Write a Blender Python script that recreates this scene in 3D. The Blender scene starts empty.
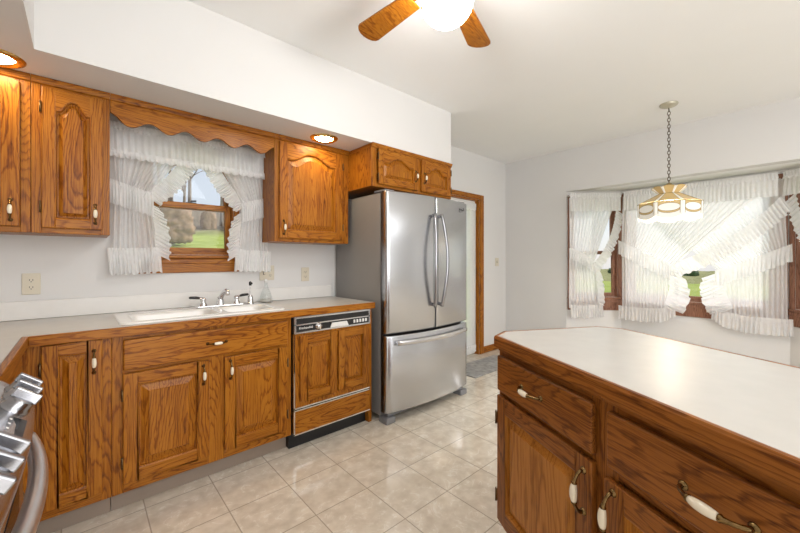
import bpy, bmesh, math, random
from mathutils import Matrix, Vector, noise as mnoise
random.seed(7)
SC = bpy.context.scene
COL = SC.collection
PI = math.pi

# ------------------------------------------------------------------ camera, sky, sun, exposure
CAM_YAW = 0.73022
cd = bpy.data.cameras.new('camera')
cd.sensor_width = 36.0
cd.lens = 355.2 / 800 * 36.0
cd.shift_y = -6.3 / 800
cd.clip_start = 0.02
cam = bpy.data.objects.new('camera', cd)
COL.objects.link(cam)
cam.location = (0, 0, 1.2347)
cam.rotation_euler = (PI / 2, 0, -CAM_YAW)
SC.camera = cam

SC.view_settings.view_transform = 'Standard'
SC.view_settings.look = 'None'
SC.view_settings.gamma = 1
SC.view_settings.use_curve_mapping = False
SC.view_settings.exposure = 0.38

world = bpy.data.worlds.new('world')
SC.world = world
world.use_nodes = True
wn = world.node_tree.nodes
wl = world.node_tree.links
sky = wn.new('ShaderNodeTexSky')
sky.sky_type = 'NISHITA'
sky.sun_disc = False
sky.sun_elevation = math.radians(38)
sky.sun_rotation = math.radians(75)
sky.air_density = 1.0
sky.dust_density = 1.0
wtc = wn.new('ShaderNodeTexCoord')
wno = wn.new('ShaderNodeTexNoise')          # thin bright cloud cover over the clear sky
wno.inputs['Scale'].default_value = 2.5
wno.inputs['Detail'].default_value = 6
wl.new(wtc.outputs['Generated'], wno.inputs['Vector'])
wra = wn.new('ShaderNodeMapRange')
wra.inputs['From Min'].default_value = 0.35
wra.inputs['From Max'].default_value = 0.65
wra.inputs['To Min'].default_value = 0.72
wra.inputs['To Max'].default_value = 0.97
wl.new(wno.outputs['Fac'], wra.inputs['Value'])
wsc = wn.new('ShaderNodeMixRGB')
wsc.blend_type = 'MULTIPLY'
wsc.inputs[0].default_value = 1.0
wsc.inputs[2].default_value = (0.085, 0.085, 0.085, 1)
wl.new(sky.outputs[0], wsc.inputs[1])
wmx = wn.new('ShaderNodeMixRGB')
wmx.inputs[2].default_value = (0.58, 0.63, 0.70, 1)
wl.new(wra.outputs[0], wmx.inputs[0])
wl.new(wsc.outputs[0], wmx.inputs[1])
wn['Background'].inputs['Strength'].default_value = 1.0
wl.new(wmx.outputs[0], wn['Background'].inputs['Color'])

sd = bpy.data.lights.new('sun', 'SUN')
sd.energy = 2.4
sd.angle = 0.012
sd.color = (1, 0.975, 0.94)
sun = bpy.data.objects.new('sun', sd)
COL.objects.link(sun)
sun.rotation_euler = Vector((-0.84, 0.24, -0.50)).to_track_quat('-Z', 'Y').to_euler()


def area(name, loc, direction, sx, sy, energy, color=(1, 1, 1)):
    d = bpy.data.lights.new(name, 'AREA')
    d.shape = 'RECTANGLE'
    d.size = sx
    d.size_y = sy
    d.energy = energy
    d.color = color
    o = bpy.data.objects.new(name, d)
    COL.objects.link(o)
    o.location = loc
    o.rotation_euler = Vector(direction).to_track_quat('-Z', 'Z').to_euler()
    return o


# added fill light behind the camera; the wall there has no window
area('rear_fill_light', (0.85, -3.05, 1.30), (0, 1, 0.05), 3.2, 2.3, 66, (0.965, 0.985, 1))
# added overhead fill behind the camera to brighten the floor, not a fixture
area('overhead_fill_light', (1.6, -1.3, 2.60), (0, 0.12, -1), 3.2, 2.0, 66, (0.98, 0.99, 1))

# ------------------------------------------------------------------ materials
MATS = {}


def base_mat(name):
    m = bpy.data.materials.new(name)
    m.use_nodes = True
    nt = m.node_tree
    b = nt.nodes['Principled BSDF']
    MATS[name] = m
    return m, nt, nt.nodes, nt.links, b


def simple(name, col, rough=0.5, metal=0.0, bump=0.0, bscale=200.0, var=0.0, vscale=6.0, coat=0.0, stretch=(1, 1, 1), spec=0.5):
    m, nt, N, L, b = base_mat(name)
    b.inputs['Base Color'].default_value = (*col, 1)
    b.inputs['Roughness'].default_value = rough
    b.inputs['Metallic'].default_value = metal
    b.inputs['Coat Weight'].default_value = coat
    b.inputs['Specular IOR Level'].default_value = spec
    tc = N.new('ShaderNodeTexCoord')
    mp = N.new('ShaderNodeMapping')
    mp.inputs['Scale'].default_value = stretch
    L.new(tc.outputs['Object'], mp.inputs['Vector'])
    n = N.new('ShaderNodeTexNoise')
    n.inputs['Scale'].default_value = vscale
    n.inputs['Detail'].default_value = 4
    L.new(mp.outputs[0], n.inputs['Vector'])
    r = N.new('ShaderNodeValToRGB')
    v = max(var, 0.01)
    r.color_ramp.elements[0].position = 0.3
    r.color_ramp.elements[1].position = 0.7
    r.color_ramp.elements[0].color = (*[c * (1 - v) for c in col], 1)
    r.color_ramp.elements[1].color = (*[min(1, c * (1 + v)) for c in col], 1)
    L.new(n.outputs['Fac'], r.inputs['Fac'])
    L.new(r.outputs[0], b.inputs['Base Color'])
    if bump:
        n2 = N.new('ShaderNodeTexNoise')
        n2.inputs['Scale'].default_value = bscale
        n2.inputs['Detail'].default_value = 3
        L.new(mp.outputs[0], n2.inputs['Vector'])
        bp = N.new('ShaderNodeBump')
        bp.inputs['Strength'].default_value = bump
        bp.inputs['Distance'].default_value = 0.002
        L.new(n2.outputs['Fac'], bp.inputs['Height'])
        L.new(bp.outputs[0], b.inputs['Normal'])
    return m


def oak(name, axis, dark, mid, light, rough=0.36, ring=13.0):
    m, nt, N, L, b = base_mat(name)
    tc = N.new('ShaderNodeTexCoord')
    oi = N.new('ShaderNodeObjectInfo')
    sc = N.new('ShaderNodeVectorMath')
    sc.operation = 'SCALE'
    sc.inputs[0].default_value = (37.0, 53.0, 71.0)
    L.new(oi.outputs['Random'], sc.inputs['Scale'])
    ad = N.new('ShaderNodeVectorMath')
    ad.operation = 'ADD'
    L.new(tc.outputs['Object'], ad.inputs[0])
    L.new(sc.outputs[0], ad.inputs[1])

    def mapped(across, along):
        mp = N.new('ShaderNodeMapping')
        s = [across] * 3
        s['xyz'.index(axis)] = along
        mp.inputs['Scale'].default_value = s
        L.new(ad.outputs[0], mp.inputs['Vector'])
        return mp

    # growth-ring contours (cathedral figure)
    n1 = N.new('ShaderNodeTexNoise')
    n1.inputs['Scale'].default_value = 1.0
    n1.inputs['Detail'].default_value = 1.5
    n1.inputs['Roughness'].default_value = 0.4
    L.new(mapped(7.0, 0.9).outputs[0], n1.inputs['Vector'])
    n1b = N.new('ShaderNodeTexNoise')
    n1b.inputs['Scale'].default_value = 1.0
    n1b.inputs['Detail'].default_value = 2
    L.new(mapped(60.0, 14.0).outputs[0], n1b.inputs['Vector'])
    mb = N.new('ShaderNodeMath')
    mb.operation = 'MULTIPLY_ADD'
    L.new(n1b.outputs['Fac'], mb.inputs[0])
    mb.inputs[1].default_value = 0.035
    L.new(n1.outputs['Fac'], mb.inputs[2])
    mu = N.new('ShaderNodeMath')
    mu.operation = 'MULTIPLY'
    L.new(mb.outputs[0], mu.inputs[0])
    mu.inputs[1].default_value = ring * 2.4
    fr = N.new('ShaderNodeMath')
    fr.operation = 'FRACT'
    L.new(mu.outputs[0], fr.inputs[0])
    rr = N.new('ShaderNodeValToRGB')
    e = rr.color_ramp.elements
    e[0].position = 0.0
    e[0].color = (0.15, 0.15, 0.15, 1)
    e[1].position = 0.18
    e[1].color = (0.75, 0.75, 0.75, 1)
    x = rr.color_ramp.elements.new(0.75)
    x.color = (1, 1, 1, 1)
    x = rr.color_ramp.elements.new(0.97)
    x.color = (0.25, 0.25, 0.25, 1)
    L.new(fr.outputs[0], rr.inputs['Fac'])
    # fine fibres
    n2 = N.new('ShaderNodeTexNoise')
    n2.inputs['Scale'].default_value = 1.0
    n2.inputs['Detail'].default_value = 3
    n2.inputs['Roughness'].default_value = 0.65
    L.new(mapped(260.0, 6.0).outputs[0], n2.inputs['Vector'])
    n3 = N.new('ShaderNodeTexNoise')
    n3.inputs['Scale'].default_value = 1.0
    n3.inputs['Detail'].default_value = 2
    L.new(mapped(9.0, 2.0).outputs[0], n3.inputs['Vector'])
    # combine: 0.5*ring + 0.6*fibre + 0.4*broad
    c1 = N.new('ShaderNodeMath')
    c1.operation = 'MULTIPLY'
    L.new(rr.outputs[0], c1.inputs[0])
    c1.inputs[1].default_value = 0.34
    c2 = N.new('ShaderNodeMath')
    c2.operation = 'MULTIPLY_ADD'
    L.new(n2.outputs['Fac'], c2.inputs[0])
    c2.inputs[1].default_value = 0.95
    L.new(c1.outputs[0], c2.inputs[2])
    c3 = N.new('ShaderNodeMath')
    c3.operation = 'MULTIPLY_ADD'
    L.new(n3.outputs['Fac'], c3.inputs[0])
    c3.inputs[1].default_value = 0.35
    L.new(c2.outputs[0], c3.inputs[2])
    cr = N.new('ShaderNodeValToRGB')
    e = cr.color_ramp.elements
    e[0].position = 0.50
    e[0].color = (*dark, 1)
    e[1].position = 0.80
    e[1].color = (*mid, 1)
    x = cr.color_ramp.elements.new(1.0)
    x.color = (*light, 1)
    L.new(c3.outputs[0], cr.inputs['Fac'])
    L.new(cr.outputs[0], b.inputs['Base Color'])
    bp = N.new('ShaderNodeBump')
    bp.inputs['Strength'].default_value = 0.12
    bp.inputs['Distance'].default_value = 0.001
    L.new(n2.outputs['Fac'], bp.inputs['Height'])
    L.new(bp.outputs[0], b.inputs['Normal'])
    b.inputs['Roughness'].default_value = rough
    b.inputs['Coat Weight'].default_value = 0.12
    b.inputs['Coat Roughness'].default_value = 0.25
    b.inputs['Specular IOR Level'].default_value = 0.2
    return m


OD, OM, OL = (0.060, 0.0130, 0.0012), (0.240, 0.067, 0.0032), (0.405, 0.148, 0.0120)
OAKZ = oak('oak_vertical_grain', 'z', OD, OM, OL)
OAKX = oak('oak_horizontal_grain', 'x', OD, OM, OL)
OAKY = oak('oak_depth_grain', 'y', OD, OM, OL)
ID, IM, IL = (0.052, 0.0125, 0.0025), (0.172, 0.050, 0.0065), (0.30, 0.103, 0.017)
ISLZ = oak('dark_oak_vertical_grain', 'z', ID, IM, IL, 0.38)
ISLX = oak('dark_oak_horizontal_grain', 'x', ID, IM, IL, 0.38)
ISLP = oak('veneer_panel', 'z', (0.14, 0.042, 0.004), (0.33, 0.118, 0.013), (0.46, 0.185, 0.030), 0.4, ring=7.0)
TRIMD = oak('bay_window_wood', 'z', (0.09, 0.038, 0.022), (0.205, 0.092, 0.056), (0.31, 0.155, 0.10), 0.4)

WALL = simple('wall_paint', (0.725, 0.714, 0.702), 0.75, bump=0.08, bscale=350, var=0.012, vscale=2)
CEIL = simple('ceiling_paint', (0.91, 0.91, 0.905), 0.85, bump=0.05, bscale=300, var=0.01, vscale=2)
LAM = simple('white_laminate', (0.575, 0.55, 0.51), 0.27, var=0.02, vscale=14, spec=0.5)
SPLASH = simple('laminate_splash', (0.80, 0.78, 0.75), 0.4, var=0.02, vscale=14)
PORC = simple('sink_porcelain', (0.86, 0.85, 0.83), 0.12, coat=0.4)
TAUPE = simple('taupe_toe_kick', (0.30, 0.235, 0.185), 0.6, var=0.04)
BLACK = simple('black_plastic', (0.012, 0.012, 0.013), 0.35)
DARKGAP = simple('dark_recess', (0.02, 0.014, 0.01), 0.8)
STEEL = simple('brushed_steel', (0.55, 0.56, 0.585), 0.27, 1.0, bump=0.035, bscale=60, var=0.03, vscale=30, stretch=(1, 1, 40))
STEELH = simple('brushed_steel_horizontal', (0.63, 0.63, 0.645), 0.25, 1.0, bump=0.03, bscale=60, var=0.03, vscale=30, stretch=(1, 40, 40))
HANDLEM = simple('satin_steel_handle', (0.34, 0.34, 0.36), 0.22, 1.0)
CHROME = simple('chrome', (0.78, 0.78, 0.79), 0.07, 1.0)
GREYSIDE = simple('grey_fridge_side', (0.265, 0.255, 0.245), 0.42, bump=0.12, bscale=900, var=0.02)
GASKET = simple('fridge_gasket', (0.05, 0.035, 0.03), 0.6)
GREYPL = simple('grey_plastic', (0.22, 0.22, 0.23), 0.45)
BRASS = simple('antique_brass', (0.20, 0.125, 0.05), 0.25, 1.0, var=0.35, vscale=120)
BRASSL = simple('polished_brass', (0.62, 0.44, 0.17), 0.22, 1.0, var=0.08)
CERAM = simple('cream_porcelain', (0.84, 0.76, 0.60), 0.15, coat=0.5)
IVORY = simple('ivory_plate', (0.66, 0.60, 0.48), 0.4)
WHITEP = simple('white_plastic', (0.80, 0.79, 0.77), 0.4)
MATM = simple('grey_mat', (0.36, 0.35, 0.335), 0.95, bump=0.6, bscale=180, var=0.25, vscale=18)
HINGE = simple('hinge_brass', (0.16, 0.10, 0.05), 0.4, 1.0)
CARA = simple('caramel_glass', (0.70, 0.52, 0.26), 0.25, var=0.12, vscale=25)
CAME = simple('lead_came', (0.34, 0.26, 0.11), 0.35, 0.8)
CHAINM = simple('bronze_chain', (0.16, 0.13, 0.10), 0.4, 0.9)
BARK = simple('tree_bark', (0.30, 0.245, 0.20), 0.9, bump=0.5, bscale=30, var=0.3, vscale=4)
BUSHM = simple('dry_bush_leaves', (0.33, 0.215, 0.135), 0.9, bump=0.8, bscale=20, var=0.45, vscale=9)
EVERG = simple('evergreen_leaves', (0.06, 0.12, 0.04), 0.9, bump=0.8, bscale=6, var=0.4, vscale=2)


def emis(name, col, strength, diff=(0.9, 0.9, 0.88)):
    m, nt, N, L, b = base_mat(name)
    b.inputs['Base Color'].default_value = (*diff, 1)
    b.inputs['Roughness'].default_value = 0.3
    b.inputs['Emission Color'].default_value = (*col, 1)
    b.inputs['Emission Strength'].default_value = strength
    return m


GLOBE = emis('lit_globe', (1, 0.99, 0.975), 37.0)
BULB = emis('lit_downlight', (1, 0.80, 0.50), 45.0)
LAMPG = emis('lit_white_glass', (1, 0.95, 0.86), 0.12, (0.85, 0.83, 0.78))


def sheer(name, opac, col=(0.965, 0.965, 0.965)):
    m, nt, N, L, b = base_mat(name)
    out = N['Material Output']
    N.remove(b)
    d = N.new('ShaderNodeBsdfDiffuse')
    d.inputs['Color'].default_value = (*col, 1)
    t = N.new('ShaderNodeBsdfTranslucent')
    t.inputs['Color'].default_value = (*col, 1)
    tr = N.new('ShaderNodeBsdfTransparent')
    m1 = N.new('ShaderNodeMixShader')
    m1.inputs[0].default_value = 0.45
    L.new(d.outputs[0], m1.inputs[1])
    L.new(t.outputs[0], m1.inputs[2])
    m2 = N.new('ShaderNodeMixShader')
    tc = N.new('ShaderNodeTexCoord')
    n = N.new('ShaderNodeTexNoise')
    n.inputs['Scale'].default_value = 40
    L.new(tc.outputs['Object'], n.inputs['Vector'])
    mr = N.new('ShaderNodeMapRange')
    mr.inputs['To Min'].default_value = opac - 0.06
    mr.inputs['To Max'].default_value = opac + 0.06
    L.new(n.outputs['Fac'], mr.inputs['Value'])
    L.new(mr.outputs[0], m2.inputs[0])
    L.new(tr.outputs[0], m2.inputs[1])
    L.new(m1.outputs[0], m2.inputs[2])
    L.new(m2.outputs[0], out.inputs['Surface'])
    return m


SHEER = sheer('sheer_white_voile', 0.78)
RUFF = sheer('gathered_white_voile', 0.90)
DOORSH = sheer('white_door_voile', 0.60)


def glass(name, tint=(1, 1, 1), refl=0.06):
    m, nt, N, L, b = base_mat(name)
    out = N['Material Output']
    N.remove(b)
    tr = N.new('ShaderNodeBsdfTransparent')
    tr.inputs['Color'].default_value = (*tint, 1)
    g = N.new('ShaderNodeBsdfGlossy')
    g.inputs['Roughness'].default_value = 0.02
    mx = N.new('ShaderNodeMixShader')
    lw = N.new('ShaderNodeLayerWeight')
    lw.inputs['Blend'].default_value = 0.25
    mu = N.new('ShaderNodeMath')
    mu.operation = 'MULTIPLY_ADD'
    mu.inputs[1].default_value = 0.18
    mu.inputs[2].default_value = refl * 0.2
    L.new(lw.outputs['Fresnel'], mu.inputs[0])
    L.new(mu.outputs[0], mx.inputs[0])
    L.new(tr.outputs[0], mx.inputs[1])
    L.new(g.outputs[0], mx.inputs[2])
    L.new(mx.outputs[0], out.inputs['Surface'])
    return m


PANE = glass('window_glass')
BOTTLE = glass('clear_bottle_glass', (0.93, 0.95, 0.95), 0.15)
DGLASS = simple('black_display_glass', (0.006, 0.006, 0.008), 0.22, spec=0.25)


def floor_mat():
    m, nt, N, L, b = base_mat('vinyl_tile_floor')
    tc = N.new('ShaderNodeTexCoord')
    mp = N.new('ShaderNodeMapping')
    T = 0.305
    mp.inputs['Location'].default_value = (-1.455 / T + 20, -1.552 / T + 20, 0)
    mp.inputs['Scale'].default_value = (1 / T, 1 / T, 1)
    L.new(tc.outputs['Object'], mp.inputs['Vector'])
    fv = N.new('ShaderNodeVectorMath')
    fv.operation = 'FLOOR'
    L.new(mp.outputs[0], fv.inputs[0])
    fr = N.new('ShaderNodeVectorMath')
    fr.operation = 'FRACTION'
    L.new(mp.outputs[0], fr.inputs[0])
    wnn = N.new('ShaderNodeTexWhiteNoise')
    L.new(fv.outputs[0], wnn.inputs['Vector'])
    sx = N.new('ShaderNodeSeparateXYZ')
    L.new(fr.outputs[0], sx.inputs[0])

    def edge(sock):
        a = N.new('ShaderNodeMath')
        a.operation = 'SUBTRACT'
        L.new(sock, a.inputs[0])
        a.inputs[1].default_value = 0.5
        c = N.new('ShaderNodeMath')
        c.operation = 'ABSOLUTE'
        L.new(a.outputs[0], c.inputs[0])
        return c.outputs[0]
    mx = N.new('ShaderNodeMath')
    mx.operation = 'MAXIMUM'
    L.new(edge(sx.outputs[0]), mx.inputs[0])
    L.new(edge(sx.outputs[1]), mx.inputs[1])
    line = N.new('ShaderNodeMapRange')
    line.inputs['From Min'].default_value = 0.489
    line.inputs['From Max'].default_value = 0.494
    L.new(mx.outputs[0], line.inputs['Value'])
    # per-tile offset so that the veins break at the joints
    add = N.new('ShaderNodeVectorMath')
    add.operation = 'MULTIPLY_ADD'
    L.new(wnn.outputs['Color'], add.inputs[0])
    add.inputs[1].default_value = (9, 9, 9)
    L.new(tc.outputs['Object'], add.inputs[2])

    def vein(scale, w, dist):
        n = N.new('ShaderNodeTexNoise')
        n.inputs['Scale'].default_value = scale
        n.inputs['Detail'].default_value = 4
        n.inputs['Distortion'].default_value = dist
        L.new(add.outputs[0], n.inputs['Vector'])
        a = N.new('ShaderNodeMath')
        a.operation = 'SUBTRACT'
        L.new(n.outputs['Fac'], a.inputs[0])
        a.inputs[1].default_value = 0.5
        c = N.new('ShaderNodeMath')
        c.operation = 'ABSOLUTE'
        L.new(a.outputs[0], c.inputs[0])
        r = N.new('ShaderNodeMapRange')
        r.inputs['From Min'].default_value = w
        r.inputs['From Max'].default_value = 0.0
        L.new(c.outputs[0], r.inputs['Value'])
        return r.outputs[0]
    v1 = vein(8, 0.022, 1.4)
    n2 = N.new('ShaderNodeTexNoise')
    n2.inputs['Scale'].default_value = 16
    n2.inputs['Detail'].default_value = 5
    L.new(add.outputs[0], n2.inputs['Vector'])
    gate = N.new('ShaderNodeMath')
    gate.operation = 'MULTIPLY'
    L.new(v1, gate.inputs[0])
    gm = N.new('ShaderNodeMapRange')
    gm.inputs['From Min'].default_value = 0.42
    gm.inputs['From Max'].default_value = 0.58
    L.new(n2.outputs['Fac'], gm.inputs['Value'])
    L.new(gm.outputs[0], gate.inputs[1])
    cr = N.new('ShaderNodeValToRGB')
    cr.color_ramp.elements[0].position = 0.3
    cr.color_ramp.elements[0].color = (0.63, 0.555, 0.45, 1)
    cr.color_ramp.elements[1].position = 0.7
    cr.color_ramp.elements[1].color = (0.80, 0.73, 0.62, 1)
    L.new(n2.outputs['Fac'], cr.inputs['Fac'])
    m1 = N.new('ShaderNodeMixRGB')
    L.new(gate.outputs[0], m1.inputs[0])
    L.new(cr.outputs[0], m1.inputs[1])
    m1.inputs[2].default_value = (0.86, 0.82, 0.74, 1)
    m2 = N.new('ShaderNodeMixRGB')
    lm = N.new('ShaderNodeMath')
    lm.operation = 'MULTIPLY'
    L.new(line.outputs[0], lm.inputs[0])
    lm.inputs[1].default_value = 0.75
    L.new(lm.outputs[0], m2.inputs[0])
    L.new(m1.outputs[0], m2.inputs[1])
    m2.inputs[2].default_value = (0.33, 0.27, 0.20, 1)
    L.new(m2.outputs[0], b.inputs['Base Color'])
    rr = N.new('ShaderNodeMapRange')
    rr.inputs['To Min'].default_value = 0.13
    rr.inputs['To Max'].default_value = 0.11
    L.new(n2.outputs['Fac'], rr.inputs['Value'])
    L.new(rr.outputs[0], b.inputs['Roughness'])
    b.inputs['Specular IOR Level'].default_value = 0.6
    bp = N.new('ShaderNodeBump')
    bp.inputs['Strength'].default_value = 0.06
    bp.inputs['Distance'].default_value = 0.002
    L.new(n2.outputs['Fac'], bp.inputs['Height'])
    L.new(bp.outputs[0], b.inputs['Normal'])
    return m


FLOORM = floor_mat()


def lawn_mat():
    m, nt, N, L, b = base_mat('lawn_and_bank')
    tc = N.new('ShaderNodeTexCoord')
    n = N.new('ShaderNodeTexNoise')
    n.inputs['Scale'].default_value = 1.3
    n.inputs['Detail'].default_value = 8
    n.inputs['Roughness'].default_value = 0.7
    L.new(tc.outputs['Object'], n.inputs['Vector'])
    g = N.new('ShaderNodeValToRGB')
    g.color_ramp.elements[0].position = 0.3
    g.color_ramp.elements[0].color = (0.24, 0.33, 0.05, 1)
    g.color_ramp.elements[1].position = 0.7
    g.color_ramp.elements[1].color = (0.52, 0.56, 0.15, 1)
    L.new(n.outputs['Fac'], g.inputs['Fac'])
    w = N.new('ShaderNodeValToRGB')
    w.color_ramp.elements[0].position = 0.35
    w.color_ramp.elements[0].color = (0.10, 0.075, 0.05, 1)
    w.color_ramp.elements[1].position = 0.65
    w.color_ramp.elements[1].color = (0.42, 0.34, 0.24, 1)
    n3 = N.new('ShaderNodeTexNoise')
    n3.inputs['Scale'].default_value = 2.2
    n3.inputs['Detail'].default_value = 9
    n3.inputs['Roughness'].default_value = 0.8
    L.new(tc.outputs['Object'], n3.inputs['Vector'])
    L.new(n3.outputs['Fac'], w.inputs['Fac'])
    at = N.new('ShaderNodeAttribute')
    at.attribute_name = 'woods'
    mx = N.new('ShaderNodeMixRGB')
    L.new(at.outputs['Fac'], mx.inputs[0])
    L.new(g.outputs[0], mx.inputs[1])
    L.new(w.outputs[0], mx.inputs[2])
    L.new(mx.outputs[0], b.inputs['Base Color'])
    b.inputs['Roughness'].default_value = 1.0
    b.inputs['Specular IOR Level'].default_value = 0.1
    return m


LAWN = lawn_mat()


# ------------------------------------------------------------------ mesh builder
class MB:
    def __init__(self, o=(0, 0, 0)):
        self.v, self.f, self.mi, self.sm = [], [], [], []
        self.o = Vector(o)
        self.M = None

    def add(self, p):
        p = Vector(p)
        if self.M is not None:
            p = self.M @ p
        self.v.append(p - self.o)
        return len(self.v) - 1

    def face(self, idx, mi=0, sm=False):
        self.f.append(idx)
        self.mi.append(mi)
        self.sm.append(sm)

    def box(self, x0, x1, y0, y1, z0, z1, mi=0):
        i = [self.add(p) for p in ((x0, y0, z0), (x1, y0, z0), (x1, y1, z0), (x0, y1, z0), (x0, y0, z1), (x1, y0, z1), (x1, y1, z1), (x0, y1, z1))]
        for q in ((0, 3, 2, 1), (4, 5, 6, 7), (0, 1, 5, 4), (1, 2, 6, 5), (2, 3, 7, 6), (3, 0, 4, 7)):
            self.face([i[k] for k in q], mi)
        return self

    def prism(self, poly, a, b, axes='xzy', mi=0, sm=False):
        """poly in the first two axes, extruded from a to b along the third"""
        def P(p, t):
            d = {axes[0]: p[0], axes[1]: p[1], axes[2]: t}
            return (d['x'], d['y'], d['z'])
        A = [self.add(P(p, a)) for p in poly]
        B = [self.add(P(p, b)) for p in poly]
        n = len(poly)
        self.face(A[::-1], mi)
        self.face(B, mi)
        for k in range(n):
            self.face([A[k], A[(k + 1) % n], B[(k + 1) % n], B[k]], mi, sm)
        return self

    def grid(self, P, mi=0, sm=True, cu=False, cv=False):
        R, C = len(P), len(P[0])
        idx = [[self.add(p) for p in row] for row in P]
        for i in range(R if cu else R - 1):
            for j in range(C if cv else C - 1):
                self.face([idx[i][j], idx[(i + 1) % R][j], idx[(i + 1) % R][(j + 1) % C], idx[i][(j + 1) % C]], mi, sm)
        return idx

    def tube(self, path, r, n=12, mi=0, cap=True, flat=1.0, up=None):
        path = [Vector(p) for p in path]
        rs = r if isinstance(r, (list, tuple)) else [r] * len(path)
        rings = []
        prev = None
        for k, p in enumerate(path):
            t = (path[min(k + 1, len(path) - 1)] - path[max(k - 1, 0)])
            t.normalize()
            if prev is None:
                ref = Vector(up) if up else (Vector((0, 0, 1)) if abs(t.z) < 0.9 else Vector((1, 0, 0)))
                a = ref - t * ref.dot(t)
            else:
                a = prev - t * prev.dot(t)
            a.normalize()
            prev = a
            b = t.cross(a)
            rings.append([p + (a * math.cos(2 * PI * j / n) + b * math.sin(2 * PI * j / n) * flat) * rs[k] for j in range(n)])
        idx = self.grid(rings, mi, True, False, True)
        if cap:
            self.face(idx[0][::-1], mi)
            self.face(idx[-1], mi)
        return self

    def lathe(self, prof, c=(0, 0, 0), n=24, mi=0, M=None, cap=False):
        rings = []
        for r, z in prof:
            ring = []
            for j in range(n):
                p = Vector((r * math.cos(2 * PI * j / n), r * math.sin(2 * PI * j / n), z))
                if M is not None:
                    p = M @ p
                ring.append(p + Vector(c))
            rings.append(ring)
        idx = self.grid(rings, mi, True, False, True)
        if cap:
            self.face(idx[0][::-1], mi)
            self.face(idx[-1], mi)
        return self

    def build(self, name, mats, parent=None, bevel=0.0, seg=2, recalc=True, solid=0.0):
        me = bpy.data.meshes.new(name)
        me.from_pydata([tuple(p) for p in self.v], [], self.f)
        for m in (mats if isinstance(mats, (list, tuple)) else [mats]):
            me.materials.append(m)
        me.polygons.foreach_set('material_index', self.mi)
        me.polygons.foreach_set('use_smooth', self.sm)
        me.update()
        if recalc:
            bm = bmesh.new()
            bm.from_mesh(me)
            bmesh.ops.remove_doubles(bm, verts=bm.verts, dist=1e-6)
            bmesh.ops.recalc_face_normals(bm, faces=bm.faces)
            bm.to_mesh(me)
            bm.free()
        o = bpy.data.objects.new(name, me)
        COL.objects.link(o)
        if parent is not None:
            o.parent = parent
        else:
            o.location = self.o
        if bevel:
            md = o.modifiers.new('bevel', 'BEVEL')
            md.width = bevel
            md.segments = seg
            md.limit_method = 'ANGLE'
            md.angle_limit = math.radians(40)
        if solid:
            md = o.modifiers.new('solid', 'SOLIDIFY')
            md.thickness = solid
            md.offset = 0
        return o


def thing(name, label, cat, loc=(0, 0, 0), rz=0.0, group=None):
    o = bpy.data.objects.new(name, None)
    o.empty_display_size = 0.1
    COL.objects.link(o)
    o.location = loc
    o.rotation_euler = (0, 0, rz)
    o['label'] = label
    o['category'] = cat
    if group:
        o['group'] = group
    return o


def struct(o):
    o['kind'] = 'structure'
    return o


def tag(o, label, cat, group=None):
    o['label'] = label
    o['category'] = cat
    if group:
        o['group'] = group
    return o


# ------------------------------------------------------------------ room shell
D, R_, C_ = 2.785, 4.528, 2.618
LW, BW = -0.80, -3.2
SOF = 2.134
BX, BH = 4.98, 2.095           # bay centre wall plane, bay head height
BAY = [(4.528, 1.93), (4.98, 1.45), (4.98, 0.04), (4.528, -0.44)]


def frame_matrix(p0, p1):
    """local x along the wall, y = out of the room, z up"""
    t = Vector((p1[0] - p0[0], p1[1] - p0[1], 0)).normalized()
    nin = Vector((t.y, -t.x, 0))
    out = -nin
    return Matrix(((t.x, out.x, 0, p0[0]), (t.y, out.y, 0, p0[1]), (0, 0, 1, 0), (0, 0, 0, 1)))


def wall_with_holes(name, p0, p1, z0, z1, holes, mat, th=0.12, ext=(0, 0)):
    b = MB()
    b.M = frame_matrix(p0, p1)
    Lh = math.dist(p0, p1)
    x = -ext[0]
    for (t0, t1, a, c) in sorted(holes):
        b.box(x, t0, 0, th, z0, z1)
        if a > z0:
            b.box(t0, t1, 0, th, z0, a)
        b.box(t0, t1, 0, th, c, z1)
        x = t1
    b.box(x, Lh + ext[1], 0, th, z0, z1)
    return struct(b.build(name, mat, recalc=True))


fl = MB()
poly = [(LW - 0.12, BW - 0.12), (R_ + 0.12, BW - 0.12), (R_ + 0.12, -0.50), (5.10, -0.01), (5.10, 1.50), (R_ + 0.12, 1.99), (R_ + 0.12, D + 0.12), (LW - 0.12, D + 0.12)]
fl.prism(poly, -0.12, 0.0, 'xyz')
struct(fl.build('floor', FLOORM))
ce = MB()
ce.box(LW - 0.12, R_ + 0.12, BW - 0.12, D + 0.12, C_, C_ + 0.12)
struct(ce.build('ceiling', CEIL))
so = MB()
so.box(LW, 2.581, 2.165, D, SOF, C_)
so.box(LW, -0.152, BW, 2.165, SOF, C_)
struct(so.build('ceiling_soffit', WALL))

SINKWIN = (0.302, 0.838, 1.272, 1.96)
DOORH = (2.95, 3.890, 0.0, 2.03)
wall_with_holes('wall_back', (LW, D), (R_, D), 0, C_, [(SINKWIN[0] - LW, SINKWIN[1] - LW, SINKWIN[2], SINKWIN[3]), (DOORH[0] - LW, DOORH[1] - LW, 0.0, DOORH[3])], WALL, ext=(0.12, 0.12))
wall_with_holes('wall_left', (LW, BW), (LW, D), 0, C_, [], WALL)
wall_with_holes('wall_front', (R_, BW), (LW, BW), 0, C_, [], WALL, ext=(0.12, 0.12))
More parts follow.
